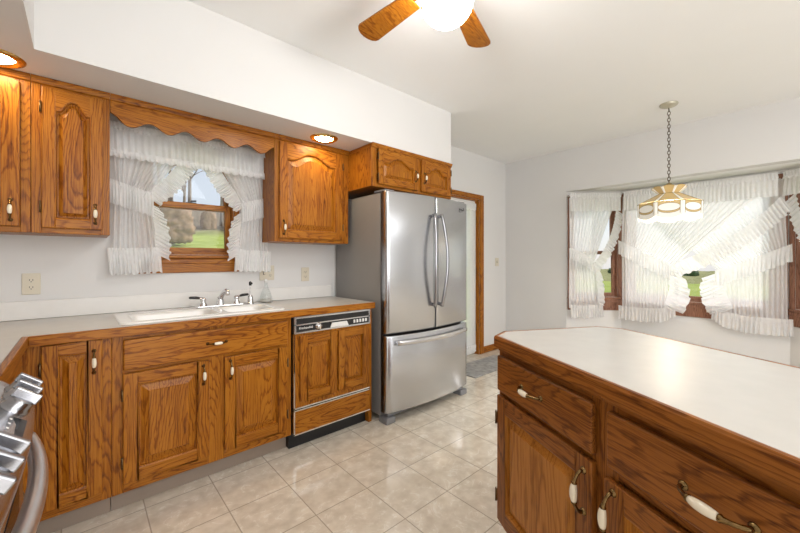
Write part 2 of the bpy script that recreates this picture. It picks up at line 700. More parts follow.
# dining wall with the bay opening (Y from 1.93 down to -0.44)
wall_with_holes('wall_right', (R_, D), (R_, BW), 0, C_, [(D - 1.93, D + 0.44, 0.0, BH)], WALL)
BAYWIN = {0: (0.07, 0.615, 0.78, 1.99), 1: (0.085, 1.325, 0.78, 1.99), 2: (0.045, 0.59, 0.78, 1.99)}
for i in range(3):
    L0 = math.dist(BAY[i], BAY[i + 1])
    wall_with_holes('wall_bay_' + ('left', 'middle', 'right')[i], BAY[i], BAY[i + 1], 0, BH, [BAYWIN[i]], WALL, th=0.10, ext=(0.03, 0.03) if i == 1 else (0, 0))
bc = MB()
bc.prism([(4.528 + 0.121, 1.99), (5.10, 1.50), (5.10, -0.01), (4.528 + 0.121, -0.50)], BH, BH + 0.10, 'xyz')
struct(bc.build('ceiling_bay', CEIL))
# a continuous line of baseboard beside the patio door
bb = MB()
bb.box(3.978, R_ - 0.001, D - 0.014, D - 0.0005, 0, 0.085)
struct(bb.build('baseboard_back', OAKX, bevel=0.004))
bb = MB()
bb.box(R_ - 0.014, R_ - 0.0005, 1.95, D - 0.016, 0, 0.085)
struct(bb.build('baseboard_right', OAKY, bevel=0.004))


# ------------------------------------------------------------------ windows and the patio door
def window(name, p0, p1, op, cas, mz, mx, double=True, apron=0.115, th=0.12, lock=True):
    """op = opening (t0,t1,z0,z1); casing of width cas on the room face; sashes in the depth of the wall"""
    t0, t1, z0, z1 = op
    root = bpy.data.objects.new(name, None)
    COL.objects.link(root)
    root['kind'] = 'structure'
    root.matrix_world = frame_matrix(p0, p1)
    b = MB()
    b.box(t0 - cas, t0, -0.018, -0.0005, z0 - 0.01, z1 + cas)
    b.box(t1, t1 + cas, -0.018, -0.0005, z0 - 0.01, z1 + cas)
    b.build('side_casing', mz, root, bevel=0.004)
    b = MB()
    b.box(t0 + 0.0005, t1 - 0.0005, -0.018, -0.0005, z1, z1 + cas)
    b.build('head_casing', mx, root, bevel=0.004)
    b = MB()
    b.box(t0 - cas - 0.006, t1 + cas + 0.006, -0.042, -0.0005, z0 - 0.026, z0 - 0.002)
    b.build('window_sill', mx, root, bevel=0.006)
    b = MB()
    b.box(t0 - cas, t1 + cas, -0.020, -0.0005, z0 - apron, z0 - 0.027)
    b.box(t0 - cas, t1 + cas, -0.028, -0.0005, z0 - 0.062, z0 - 0.027)
    b.build('apron', mx, root, bevel=0.005)
    b = MB()
    b.box(t0, t0 + 0.012, 0, th, z0, z1)
    b.box(t1 - 0.012, t1, 0, th, z0, z1)
    b.box(t0, t1, 0, th, z1 - 0.012, z1)
    b.box(t0, t1, 0, th, z0, z0 + 0.012)
    b.build('jamb', mz, root)

    def sash(y, a, c, w=0.038):
        s = MB()
        x0, x1 = t0 + 0.012, t1 - 0.012
        s.box(x0, x0 + w, y, y + 0.03, a, c)
        s.box(x1 - w, x1, y, y + 0.03, a, c)
        s.box(x0 + w, x1 - w, y, y + 0.03, a, a + w, 1)
        s.box(x0 + w, x1 - w, y, y + 0.03, c - w, c, 1)
        o = s.build('sash', [mz, mx], root, bevel=0.003)
        g = MB()
        g.box(x0 + w - 0.004, x1 - w + 0.004, y + 0.013, y + 0.017, a + w - 0.004, c - w + 0.004)
        g.build('pane', PANE, o)
        return o
    if double:
        zm = double
        lo = sash(0.030, z0 + 0.012, zm + 0.019)
        sash(0.065, zm - 0.019, z1 - 0.012)
        if lock:
            k = MB()
            xm = (t0 + t1) / 2
            k.box(xm - 0.03, xm + 0.03, 0.032, 0.055, zm + 0.0195, zm + 0.027)
            k.tube([(xm, 0.043, zm + 0.027), (xm, 0.043, zm + 0.036), (xm + 0.03, 0.035, zm + 0.038)], 0.006, 8)
            k.build('latch', BLACK, lo)
    else:
        sash(0.035, z0 + 0.012, z1 - 0.012, 0.045)
    return root


window('window_1', (LW, D), (R_, D), (SINKWIN[0] - LW, SINKWIN[1] - LW, SINKWIN[2], SINKWIN[3]), 0.036, OAKZ, OAKX, double=1.612, apron=0.122)
window('window_2', BAY[0], BAY[1], BAYWIN[0], 0.055, TRIMD, TRIMD, double=1.33, apron=0.165, th=0.10, lock=False)
window('window_3', BAY[1], BAY[2], BAYWIN[1], 0.07, TRIMD, TRIMD, double=0, apron=0.165, th=0.10)
window('window_4', BAY[2], BAY[3], BAYWIN[2], 0.040, TRIMD, TRIMD, double=1.33, apron=0.165, th=0.10, lock=False)

dr = bpy.data.objects.new('door_1', None)
COL.objects.link(dr)
dr['kind'] = 'structure'
b = MB()
x0, x1, _, z1 = DOORH
b.box(x1, x1 + 0.084, D - 0.018, D - 0.0005, 0, z1 + 0.06)
b.box(x0 - 0.084, x0, D - 0.018, D - 0.0005, 0, z1 + 0.06)
b.build('side_casing', OAKZ, dr, bevel=0.005)
b = MB()
b.box(x0 + 0.0005, x1 - 0.0005, D - 0.018, D - 0.0005, z1, z1 + 0.06)
b.build('head_casing', OAKX, dr, bevel=0.005)
b = MB()
b.box(x0, x0 + 0.02, D, D + 0.12, 0, z1)
b.box(x1 - 0.02, x1, D, D + 0.12, 0, z1)
b.box(x0, x1, D, D + 0.12, z1 - 0.02, z1)
b.build('jamb', OAKZ, dr)
b = MB()
b.box(x0 + 0.02, x0 + 0.13, D + 0.05, D + 0.09, 0.012, z1 - 0.02)
b.box(x1 - 0.13, x1 - 0.02, D + 0.05, D + 0.09, 0.012, z1 - 0.02)
b.box(x0 + 0.13, x1 - 0.13, D + 0.05, D + 0.09, 0.012, 0.24)
b.box(x0 + 0.13, x1 - 0.13, D + 0.05, D + 0.09, z1 - 0.14, z1 - 0.02)
lf = b.build('door_leaf', WHITEP, dr, bevel=0.004)
b = MB()
b.box(x0 + 0.125, x1 - 0.125, D + 0.068, D + 0.073, 0.235, z1 - 0.135)
b.build('pane', PANE, lf)
b = MB()
for zz in (0.3, 1.05, 1.72):
    b.box(x1 - 0.026, x1 - 0.018, D + 0.03, D + 0.048, zz, zz + 0.09)
b.build('hinge', HINGE, dr)


# ------------------------------------------------------------------ cabinet parts
def handle(parent, x, z, yf, length=0.095, vertical=True, big=1.0):
    """bail pull with two rosettes, brass arms and a barrel-shaped porcelain grip; front of the door at y = yf"""
    b = MB()
    h = length / 2

    def P(t, s):
        return (x, yf - s, z + t) if vertical else (x + t, yf - s, z)
    k = big
    for sg in (-1, 1):
        # rosette: flattened knob lying on the wood
        prof = [(0.0001, 0.0065 * k), (0.004 * k, 0.006 * k), (0.0075 * k, 0.0035 * k), (0.009 * k, 0.001), (0.0092 * k, -0.0005)]
        M = Matrix(((1, 0, 0), (0, 0, -1), (0, 1, 0)))
        b.lathe([(r * (1.0), zz) for r, zz in prof], P(sg * h, 0), 14, 0, M)
        pts, rad = [], []
        for t, s, r in ((h, 0.003, 0.0050), (h * 0.98, 0.010, 0.0044), (h * 0.86, 0.017, 0.0038), (h * 0.68, 0.0225, 0.0040), (h * 0.54, 0.0255, 0.0050), (h * 0.47, 0.0265, 0.0072), (h * 0.42, 0.0268, 0.0062)):
            pts.append(P(sg * t, s * k))
            rad.append(r * k)
        b.tube(pts, rad, 10, 0)
    pts, rad = [], []
    for q in range(-6, 7):
        t = q / 6
        pts.append(P(t * h * 0.42, (0.0268 + 0.002 * (1 - t * t)) * k))
        rad.append((0.0058 + 0.0032 * (1 - t * t) ** 0.8) * k)
    b.tube(pts, rad, 14, 1)
    return b.build('handle', [BRASS, CERAM], parent)


def hinge(parent, x, z, yf):
    b = MB()
    b.box(x - 0.004, x + 0.004, yf - 0.001, yf + 0.019, z - 0.022, z + 0.022)
    b.tube([(x, yf - 0.002, z - 0.026), (x, yf - 0.002, z + 0.026)], 0.0042, 8)
    b.tube([(x, yf - 0.002, z + 0.026), (x, yf - 0.002, z + 0.033)], [0.003, 0.001], 8)
    return b.build('hinge', HINGE, parent)


def arch_fn(x0, x1, zs, rise):
    """cathedral top: flat shoulders, S-curves up to a round crown"""
    def f(x):
        t = (x - x0) / (x1 - x0) * 2 - 1
        a = abs(t)
        if a > 0.86:
            return zs
        u = 1 - a / 0.86
        return zs + rise * (0.5 - 0.5 * math.cos(PI * min(1, u * 1.12))) if u * 1.12 < 1 else zs + rise
    return f


def door(parent, x0, x1, z0, z1, y=0.0, th=0.020, rail=0.058, arch=0.0, hside=None, hz=None, hl=0.095, mz=None, mx=None, big=1.0, hinges=None, name='door', wide_field=0.045, mp=None):
    mz, mx = mz or OAKZ, mx or OAKX
    yf = y - th
    ix0, ix1, iz0 = x0 + rail, x1 - rail, z0 + rail
    zs = z1 - rail - arch
    f = arch_fn(ix0, ix1, zs, arch) if arch else (lambda x: zs)
    b = MB()
    b.box(x0, ix0, yf, y, z0, z1)
    b.box(ix1, x1, yf, y, z0, z1)
    b.box(ix0, ix1, yf, y, z0, iz0, 1)
    n = 28
    xs = [ix0 + (ix1 - ix0) * k / n for k in range(n + 1)]
    b.prism([(x, f(x)) for x in xs] + [(ix1, z1), (ix0, z1)], yf, y, 'xzy', 1)
    d = b.build(name, [mz, mx], parent, bevel=0.0035)
    # raised panel: ovolo, groove, sloped field border, flat field
    p = MB()
    nb = 8

    def loop(ins, yy):
        a0, a1 = ix0 + ins, ix1 - ins
        L = [(a0 + (a1 - a0) * k / n, yy, f(ix0 + (ix1 - ix0) * k / n) - ins) for k in range(n + 1)]
        zt = L[-1][2]
        zb = iz0 + ins
        L += [(a1, yy, zt + (zb - zt) * k / nb) for k in range(1, nb + 1)]
        L += [(a1 + (a0 - a1) * k / n, yy, zb) for k in range(1, n + 1)]
        zt = L[0][2]
        L += [(a0, yy, zb + (zt - zb) * k / nb) for k in range(1, nb)]
        return L
    w = wide_field
    prof = [(-0.001, yf + 0.0022), (0.003, yf + 0.0035), (0.005, yf + 0.010), (0.007, yf + 0.0165), (0.013, yf + 0.0165), (w - 0.002, yf + 0.0065), (w, yf + 0.0028)]
    loops = [loop(i, yy) for i, yy in prof]
    p.grid(loops, 0, False, False, True)
    a0, a1 = ix0 + w, ix1 - w
    top = [(a0 + (a1 - a0) * k / n, yf + 0.0028, f(ix0 + (ix1 - ix0) * k / n) - w) for k in range(n + 1)]
    bot = [(q[0], q[1], iz0 + w) for q in top]
    p.grid([bot, top], 0, False)
    back = loop(-0.001, y - 0.002)
    p.grid([loops[0], back], 0, False, False, True)
    o = p.build('raised_panel', mp or mz, d)
    if hside:
        hx = x0 + 0.030 if hside == 'l' else x1 - 0.030
        handle(d, hx, hz, yf, hl, True, big)
        ho = x1 + 0.004 if hside == 'l' else x0 - 0.004
        if hinges is None:
            hinges = (z0 + 0.10, z1 - 0.10)
        for hzz in hinges:
            hinge(d, ho, hzz, yf)
    return d


def drawer(parent, x0, x1, z0, z1, y=0.0, th=0.020, hl=0.095, mx=None, big=1.0, hx=None, name='drawer'):
    mx = mx or OAKX
    b = MB()
    b.box(x0, x1, y - th, y, z0, z1)
    d = b.build(name, mx, parent, bevel=0.007, seg=3)
    if hl:
        handle(d, hx if hx is not None else (x0 + x1) / 2, (z0 + z1) / 2, y - th, hl, False, big)
    return d


def carcass(parent, w, dep, z0, z1, stiles, rails, mz=None, mx=None, toe=None, ft=0.019, mat_toe=None, hollow=False):
    mz, mx = mz or OAKZ, mx or OAKX
    zb = z0
    b = MB()
    if hollow:
        b.box(0, 0.016, ft, dep, zb, z1)
        b.box(w - 0.016, w, ft, dep, zb, z1)
        b.box(0.016, w - 0.016, dep - 0.012, dep, zb, z1)
        b.box(0.016, w - 0.016, ft, dep - 0.012, zb, zb + 0.016)
    else:
        b.box(0, w, ft, dep, zb, z1)
    b.build('carcass', mz, parent)
    b = MB()
    for a, c in stiles:
        b.box(a, c, 0, ft - 0.0005, z0, z1)
    xs = sorted(stiles)
    for a, c in rails:
        for k in range(len(xs) - 1):
            b.box(xs[k][1], xs[k + 1][0], 0.0004, ft - 0.0005, a, c, 1)
    b.build('face_frame', [mz, mx], parent, bevel=0.0015)
    if toe:
        b = MB()
        b.box(0.001, w - 0.001, toe, dep, 0, zb - 0.0005)
        b.build('toe_kick', mat_toe or TAUPE, parent)


def crown(parent, w, z, y0=0.0, ret=None):
    b = MB()
    poly = [(y0, z - 0.034), (y0 - 0.008, z - 0.030), (y0 - 0.014, z - 0.016), (y0 - 0.020, z - 0.006), (y0 - 0.020, z - 0.001), (y0, z - 0.001)]
    b.prism(poly, 0, w, 'yzx')
    return b.build('crown_molding', OAKX, parent)


# ------------------------------------------------------------------ upper cabinets
UF = 2.480
ZB = 1.370
GAPW = 0.003
# corner cabinet
cx0 = LW + 0.003
t = thing('wall_cabinet', 'oak wall cabinet in the corner, cut by the photo edge beside the near downlight', 'cabinet', (cx0, UF, 0))
w = -0.186 - cx0
carcass(t, w, D - UF - 0.003, ZB, SOF - 0.002, [(0, 0.06), (w - 0.034, w)], [(SOF - 0.05, SOF - 0.002), (ZB, ZB + 0.034)])
door(t, 0.14, w - 0.034, 1.396, 2.086, arch=0.06, hside='r', hz=1.472)
crown(t, w, SOF)
# cabinet left of the window
cx0 = -0.184
t = thing('wall_cabinet', 'single-door oak wall cabinet left of the sink window', 'cabinet', (cx0, UF, 0))
w = 0.112 - cx0
carcass(t, w, D - UF - 0.003, ZB, SOF - 0.002, [(0, 0.036), (w - 0.036, w)], [(SOF - 0.05, SOF - 0.002), (ZB, ZB + 0.034)])
door(t, 0.036, w - 0.030, 1.396, 2.086, arch=0.055, rail=0.048, wide_field=0.030, hside='r', hz=1.476)
crown(t, w, SOF)
# scalloped valance board over the window
vx0, vx1 = 0.1135, 1.0195
t = thing('valance_board', 'scalloped oak valance board bridging the two wall cabinets above the sink window', 'valance', (vx0, UF, 0))
b = MB()
vw = vx1 - vx0
pts = []
N_ = 90
for k in range(N_ + 1):
    xx = vw * k / N_
    wv = math.cos(2 * PI * (xx - vw / 2) / 0.181)
    zz = 1.998 - 0.020 * wv
    e = min(xx, vw - xx)
    if e < 0.06:
        zz += 0.0 + 0.020 * (1 - e / 0.06)
    pts.append((xx, zz))
b.prism(pts + [(vw, SOF - 0.002), (0, SOF - 0.002)], 0.0, 0.019, 'xzy')
b.build('scalloped_board', OAKX, t, bevel=0.002)
crown(t, vw, SOF)
# cabinet right of the window
cx0 = 1.021
t = thing('wall_cabinet', 'arched single-door oak wall cabinet between the sink window and the refrigerator', 'cabinet', (cx0, UF, 0))
w = 1.6435 - cx0
carcass(t, w, D - UF - 0.003, ZB, SOF - 0.002, [(0, 0.034), (w - 0.070, w)], [(SOF - 0.05, SOF - 0.002), (ZB, ZB + 0.034)])
door(t, 0.030, w - 0.066, 1.396, 2.090, arch=0.062, hside='l', hz=1.472)
crown(t, w, SOF)
# cabinet over the refrigerator
OF = 2.165
cx0 = 1.645
t = thing('wall_cabinet', 'small two-door oak cabinet mounted above the refrigerator', 'cabinet', (cx0, OF, 0))
w = 2.580 - cx0
zb = 1.805
carcass(t, w, D - OF - 0.003, zb, SOF - 0.002, [(0, 0.05), (0.478, 0.532), (w - 0.03, w)], [(SOF - 0.04, SOF - 0.002), (zb, zb + 0.03)])
door(t, 0.058, 0.482, 1.826, 2.098, arch=0.05, rail=0.05, wide_field=0.032, hside='r', hz=1.94, hl=0.085, hinges=(1.88, 2.04))
door(t, 0.528, w - 0.026, 1.826, 2.098, arch=0.05, rail=0.05, wide_field=0.032, hside='l', hz=1.94, hl=0.085, hinges=(1.88, 2.04))
crown(t, w, SOF)
b = MB()
b.box(-0.0008, 0.0, 0.0, 0.30, SOF - 0.03, SOF - 0.003)
b.M = None
b.build('side_trim', OAKY, t)

# ------------------------------------------------------------------ base cabinets
BF = 2.175
BT = 0.869
dep = D - BF - 0.003
# corner base (front door faces the room, blind behind)
cx0 = -0.1985
t = thing('base_cabinet', 'narrow single-door oak base cabinet in the corner beside the range', 'cabinet', (cx0, BF, 0))
w = 0.105 - cx0
carcass(t, w, dep, 0.107, BT, [(0, 0.068), (w - 0.036, w)], [(0.107, 0.160), (BT - 0.02, BT)], toe=0.075)
door(t, 0.068, w - 0.034, 0.152, 0.864, rail=0.052, wide_field=0.036, hside='r', hz=0.768, hl=0.10)
# sink base
cx0 = 0.106
t = thing('base_cabinet', 'wide oak sink base cabinet with two doors below a long drawer front', 'cabinet', (cx0, BF, 0))
w = 1.004 - cx0
carcass(t, w, dep, 0.107, BT, [(0, 0.045), (0.414, 0.500), (w - 0.036, w)], [(0.107, 0.165), (0.668, 0.715), (BT - 0.03, BT)], toe=0.075, hollow=True)
# the stile stops below the drawer front: a rail runs across
drawer(t, 0.041, w - 0.028, 0.702, 0.850)
door(t, 0.041, 0.417, 0.157, 0.684, hside='r', hz=0.610, hl=0.10)
door(t, 0.496, w - 0.034, 0.157, 0.684, hside='l', hz=0.610, hl=0.10)
# end panel beside the dishwasher
b = MB()
b.box(1.626, 1.655, BF, D - 0.003, 0, BT)
o = b.build('end_panel', OAKZ, bevel=0.002)
tag(o, 'narrow oak end panel between the dishwasher and the refrigerator', 'panel')
# drawer base on the left wall between corner and range
t = thing('base_cabinet', 'oak drawer base on the left wall between the range and the corner', 'cabinet', (-0.200, 1.402, 0), PI / 2)
w = 2.170 - 1.402
carcass(t, w, 0.595, 0.107, BT, [(0, 0.04), (w - 0.06, w)], [(0.107, 0.16), (0.66, 0.71), (BT - 0.03, BT)], toe=0.075)
drawer(t, 0.03, w - 0.07, 0.702, 0.850)
door(t, 0.03, w - 0.07, 0.157, 0.684, hside='l', hz=0.61)

# ------------------------------------------------------------------ dishwasher
t = thing('dishwasher', 'built-in dishwasher with oak-panelled door and black control strip', 'dishwasher', (1.0055, 2.155, 0))
w = 1.6245 - 1.0055
b = MB()
b.box(0.006, w - 0.006, 0.022, 0.60, 0.10, 0.862)
b.build('tub', BLACK, t)
b = MB()
b.box(0.002, w - 0.002, 0.06, 0.59, 0.0, 0.099)
b.build('toe_kick', BLACK, t)
b = MB()
b.box(0.012, w - 0.006, -0.004, 0.021, 0.762, 0.862)
cp = b.build('control_panel', BLACK, t, bevel=0.002)
b = MB()
for a, c, e, g in ((0.008, w - 0.003, 0.855, 0.866), (0.008, w - 0.003, 0.811, 0.819), (0.008, w - 0.003, 0.758, 0.769), (0.008, 0.022, 0.769, 0.855), (w - 0.017, w - 0.003, 0.769, 0.855)):
    b.box(a, c, -0.007, 0.0, e, g)
b.build('chrome_trim', STEELH, cp)
b = MB()
M = Matrix(((1, 0, 0), (0, 0, -1), (0, 1, 0)))
b.lathe([(0.026, 0.0), (0.026, 0.004), (0.019, 0.006), (0.018, 0.016), (0.0001, 0.017)], (0.185, -0.004, 0.790), 24, 0, M)
b.box(0.181, 0.189, -0.026, -0.018, 0.772, 0.808)
b.build('dial', CHROME, cp)
b = MB()
b.prism([(0.27, 0.770), (0.42, 0.770), (0.405, 0.802), (0.285, 0.802)], -0.014, -0.004, 'xzy')
b.build('latch', WHITEP, cp, bevel=0.002)
for k in range(5):
    b = MB()
    b.box(0.463 + k * 0.026, 0.478 + k * 0.026, -0.012, -0.004, 0.780, 0.803)
    b.build('push_button', WHITEP, cp, bevel=0.002)
b = MB()
b.box(0.012, w - 0.006, 0.0, 0.021, 0.281, 0.756)
dd = b.build('door', OAKZ, t)
b = MB()
b.box(0.006, 0.014, -0.006, 0.021, 0.276, 0.757)
b.box(0.006, w - 0.004, -0.006, 0.021, 0.272, 0.281)
b.build('chrome_trim', CHROME, dd)
mid = 0.325
for a, c in ((0.046, mid - 0.006), (mid + 0.010, w - 0.026)):
    door(dd, a, c, 0.318, 0.742, y=0.0, th=0.016, rail=0.050, wide_field=0.030, name='raised_panel_front')
b = MB()
b.box(0.012, w - 0.006, 0.0, 0.021, 0.112, 0.258)
lp = b.build('lower_panel', OAKX, t)
b = MB()
b.box(0.006, 0.014, -0.006, 0.021, 0.106, 0.262)
b.box(0.006, w - 0.004, -0.006, 0.021, 0.104, 0.112)
b.box(0.006, w - 0.004, -0.006, 0.021, 0.258, 0.266)
b.build('chrome_trim', CHROME, lp)


def lettering(text, size, parent, loc, rot, mat, name='lettering', depth=0.0006, shear=0.0):
    cu = bpy.data.curves.new(name, 'FONT')
    cu.body = text
    cu.size = size
    cu.extrude = depth
    cu.shear = shear
    cu.align_x = 'CENTER'
    o = bpy.data.objects.new(name, cu)
    COL.objects.link(o)
    dg = bpy.context.evaluated_depsgraph_get()
    me = bpy.data.meshes.new_from_object(o.evaluated_get(dg))
    bpy.data.objects.remove(o)
    m = bpy.data.objects.new(name, me)
    me.materials.clear()
    me.materials.append(mat)
    COL.objects.link(m)
    m.parent = parent
    m.location = loc
    m.rotation_euler = rot
    return m


lettering('KitchenAid', 0.022, cp, (0.092, -0.0045, 0.785), (PI / 2, 0, 0), WHITEP)

# ------------------------------------------------------------------ countertop along the sink wall
CE = 2.140     # front edge line
SX0, SX1, SY0, SY1 = 0.145, 0.985, 2.215, 2.655
t = thing('countertop', 'white laminate L-shaped countertop with oak front edge along the sink wall', 'countertop', (0, 2.45, BT))
O = (0, 2.45, BT)
zt = 0.914
b = MB(O)
EX = -0.168
xe = 1.664
b.box(LW + 0.003, SX0, CE + 0.02, D - 0.002, BT + 0.001, zt)
b.box(SX1, xe, CE + 0.02, D - 0.002, BT + 0.001, zt)
b.box(SX0, SX1, CE + 0.02, SY0, BT + 0.001, zt)
b.box(SX0, SX1, SY1, D - 0.002, BT + 0.001, zt)
b.box(LW + 0.003, EX - 0.02, 1.400, CE + 0.02, BT + 0.001, zt)
b.build('laminate_top', LAM, t)
b = MB(O)
b.box(EX, xe, CE, CE + 0.0195, BT + 0.001, zt + 0.0005)
b.build('front_edge', OAKX, t, bevel=0.003)
b = MB(O)
b.box(EX - 0.0195, EX, 1.400, CE + 0.0195, BT + 0.001, zt + 0.0005)
b.build('side_edge', OAKY, t, bevel=0.003)
b = MB(O)
b.box(LW + 0.003, 1.655, D - 0.022, D - 0.002, zt + 0.001, zt + 0.100)
b.box(LW + 0.003, LW + 0.022, 1.400, D - 0.0225, zt + 0.001, zt + 0.100)
b.build('backsplash', SPLASH, t, bevel=0.003)

# ------------------------------------------------------------------ sink
t = thing('kitchen_sink', 'white double-bowl drop-in sink set in the countertop under the window', 'sink', ((SX0 + SX1) / 2, (SY0 + SY1) / 2, zt))
O = ((SX0 + SX1) / 2, (SY0 + SY1) / 2, zt)


def rrect(x0, x1, y0, y1, r, n=6):
    P = []
    for cx, cy, a0 in ((x1 - r, y1 - r, 0), (x0 + r, y1 - r, 90), (x0 + r, y0 + r, 180), (x1 - r, y0 + r, 270)):
        for k in range(n + 1):
            a = math.radians(a0 + 90 * k / n)
            P.append((cx + r * math.cos(a), cy + r * math.sin(a)))
    return P


ox0, ox1, oy0, oy1 = SX0 - 0.008, SX1 + 0.008, SY0 - 0.008, SY1 + 0.008
bowls = [(SX0 + 0.042, 0.618, SY0 + 0.035, SY1 - 0.105), (0.655, SX1 - 0.042, SY0 + 0.035, SY1 - 0.105)]
# rim: outer ring lip + deck between the bowls as a filled face with holes
bm = bmesh.new()


def addloop(P, z):
    vs = [bm.verts.new(Vector((p[0], p[1], z)) - Vector(O)) for p in P]
    es = [bm.edges.new((vs[k], vs[(k + 1) % len(vs)])) for k in range(len(vs))]
    return vs, es


zr = zt + 0.009
vo, eo = addloop(rrect(ox0 + 0.010, ox1 - 0.010, oy0 + 0.010, oy1 - 0.010, 0.04), zr)
alle = list(eo)
bl = []
for q in bowls:
    vb, eb = addloop(rrect(*q, 0.055), zr)
    alle += eb
    bl.append((q, vb))
bmesh.ops.triangle_fill(bm, use_beauty=True, edges=alle)
prev = vo
for ins, z in ((0.004, zr - 0.002), (0.0, zr - 0.006), (0.0, zt + 0.0006)):
    nv = [bm.verts.new(Vector((p[0], p[1], z)) - Vector(O)) for p in rrect(ox0 + ins, ox1 - ins, oy0 + ins, oy1 - ins, 0.045)]
    for k in range(len(nv)):
        bm.faces.new((prev[k], prev[(k + 1) % len(nv)], nv[(k + 1) % len(nv)], nv[k]))
    prev = nv
bmesh.ops.recalc_face_normals(bm, faces=bm.faces)
me = bpy.data.meshes.new('rim')
bm.to_mesh(me)
bm.free()
me.materials.append(PORC)
for p in me.polygons:
    p.use_smooth = False
rim = bpy.data.objects.new('rim', me)
COL.objects.link(rim)
rim.parent = t
for q in bowls:
    b = MB(O)
    loops = []
    for ins, z, r in ((0.0, zr, 0.055), (0.005, zr - 0.004, 0.053), (0.010, zr - 0.015, 0.05), (0.018, zr - 0.13, 0.05), (0.03, zr - 0.155, 0.045), (0.06, zr - 0.166, 0.03)):
        loops.append([(p[0], p[1], z) for p in rrect(q[0] + ins, q[1] - ins, q[2] + ins, q[3] - ins, r)])
    idx = b.grid(loops, 0, True, False, True)
    b.face(idx[-1], 0)
    bo = b.build('bowl', PORC, t, recalc=False, solid=0.004)
    b = MB(O)
    cx, cy = (q[0] + q[1]) / 2, (q[2] + q[3]) / 2
    b.lathe([(0.0001, zr - 0.163), (0.028, zr - 0.163), (0.042, zr - 0.162), (0.044, zr - 0.166)], (cx, cy, 0), 20, 0)
    b.build('drain', CHROME, bo)

# ------------------------------------------------------------------ faucet, dispenser, bottle
FY = 2.612
zd = zr + 0.0005
FX = 0.700
t = thing('faucet', 'chrome two-handle faucet with dark levers on the back of the white sink', 'faucet', (FX, FY, zd))
b = MB()
b.box(-0.145, 0.145, -0.028, 0.028, 0.0, 0.010)
b.build('base_plate', CHROME, t, bevel=0.006, seg=3)
b = MB()
b.lathe([(0.026, 0.010), (0.024, 0.03), (0.020, 0.05), (0.019, 0.062), (0.0001, 0.068)], (0, 0, 0), 20)
b.tube([(0, 0.0, 0.050), (0, -0.035, 0.075), (0, -0.085, 0.100), (0, -0.125, 0.113), (0, -0.150, 0.113), (0, -0.162, 0.104), (0, -0.166, 0.085)], [0.017, 0.016, 0.0145, 0.0135, 0.013, 0.0125, 0.012], 14)
b.build('spout', CHROME, t)
for sg in (-1, 1):
    b = MB()
    x = 0.105 * sg
    b.lathe([(0.027, 0.010), (0.022, 0.022), (0.016, 0.034), (0.018, 0.046), (0.019, 0.056), (0.012, 0.064), (0.0001, 0.066)], (x, 0, 0), 18)
    b.tube([(x, 0, 0.056), (x + 0.022 * sg, 0, 0.062)], [0.010, 0.008], 10)
    hb = b.build('valve', CHROME, t)
    b = MB()
    b.tube([(x + 0.020 * sg, 0, 0.061), (x + 0.040 * sg, 0, 0.066), (x + 0.075 * sg, 0, 0.068), (x + 0.082 * sg, 0, 0.068)], [0.0075, 0.0095, 0.0085, 0.005], 12)
    o = b.build('lever', BLACK, hb)
    o['label'] = 'dark lever grip'
t = thing('soap_dispenser', 'slim chrome soap dispenser with a dark tall nozzle behind the right sink bowl', 'soap dispenser', (0.900, FY + 0.005, zd))
b = MB()
b.lathe([(0.026, 0.0), (0.026, 0.006), (0.021, 0.010), (0.019, 0.045), (0.016, 0.056), (0.008, 0.062), (0.0001, 0.063)], (0, 0, 0), 18)
b.build('body', CHROME, t)
b = MB()
b.lathe([(0.0048, 0.060), (0.0048, 0.135)], (0, 0, 0), 10)
b.build('stem', CHROME, t)
b = MB()
b.lathe([(0.009, 0.130), (0.010, 0.150), (0.006, 0.158), (0.0001, 0.160)], (0, 0, 0), 12)
b.tube([(0, 0, 0.147), (0, -0.028, 0.149), (0, -0.036, 0.143)], [0.006, 0.0055, 0.0045], 10)
b.build('nozzle', BLACK, t)
t = thing('glass_bottle', 'clear glass bottle with flared base and narrow neck beside the sink', 'bottle', (1.045, 2.700, zt + 0.0008))
b = MB()
b.lathe([(0.0001, 0.0), (0.040, 0.0), (0.045, 0.004), (0.046, 0.014), (0.043, 0.045), (0.034, 0.075), (0.023, 0.100), (0.015, 0.118), (0.012, 0.130), (0.012, 0.146), (0.014, 0.150)], (0, 0, 0), 24)
b.build('bottle_body', BOTTLE, t)
b = MB()
b.lathe([(0.0001, 0.176), (0.008, 0.174), (0.013, 0.165), (0.0135, 0.151), (0.0001, 0.150)], (0, 0, 0), 16)
b.build('stopper', WHITEP, t)
b = MB()
b.lathe([(0.0001, 0.002), (0.041, 0.003), (0.0435, 0.008), (0.042, 0.024), (0.0001, 0.024)], (0, 0, 0), 24)
b.build('liquid', simple('pale_liquid', (0.62, 0.58, 0.52), 0.3), t)


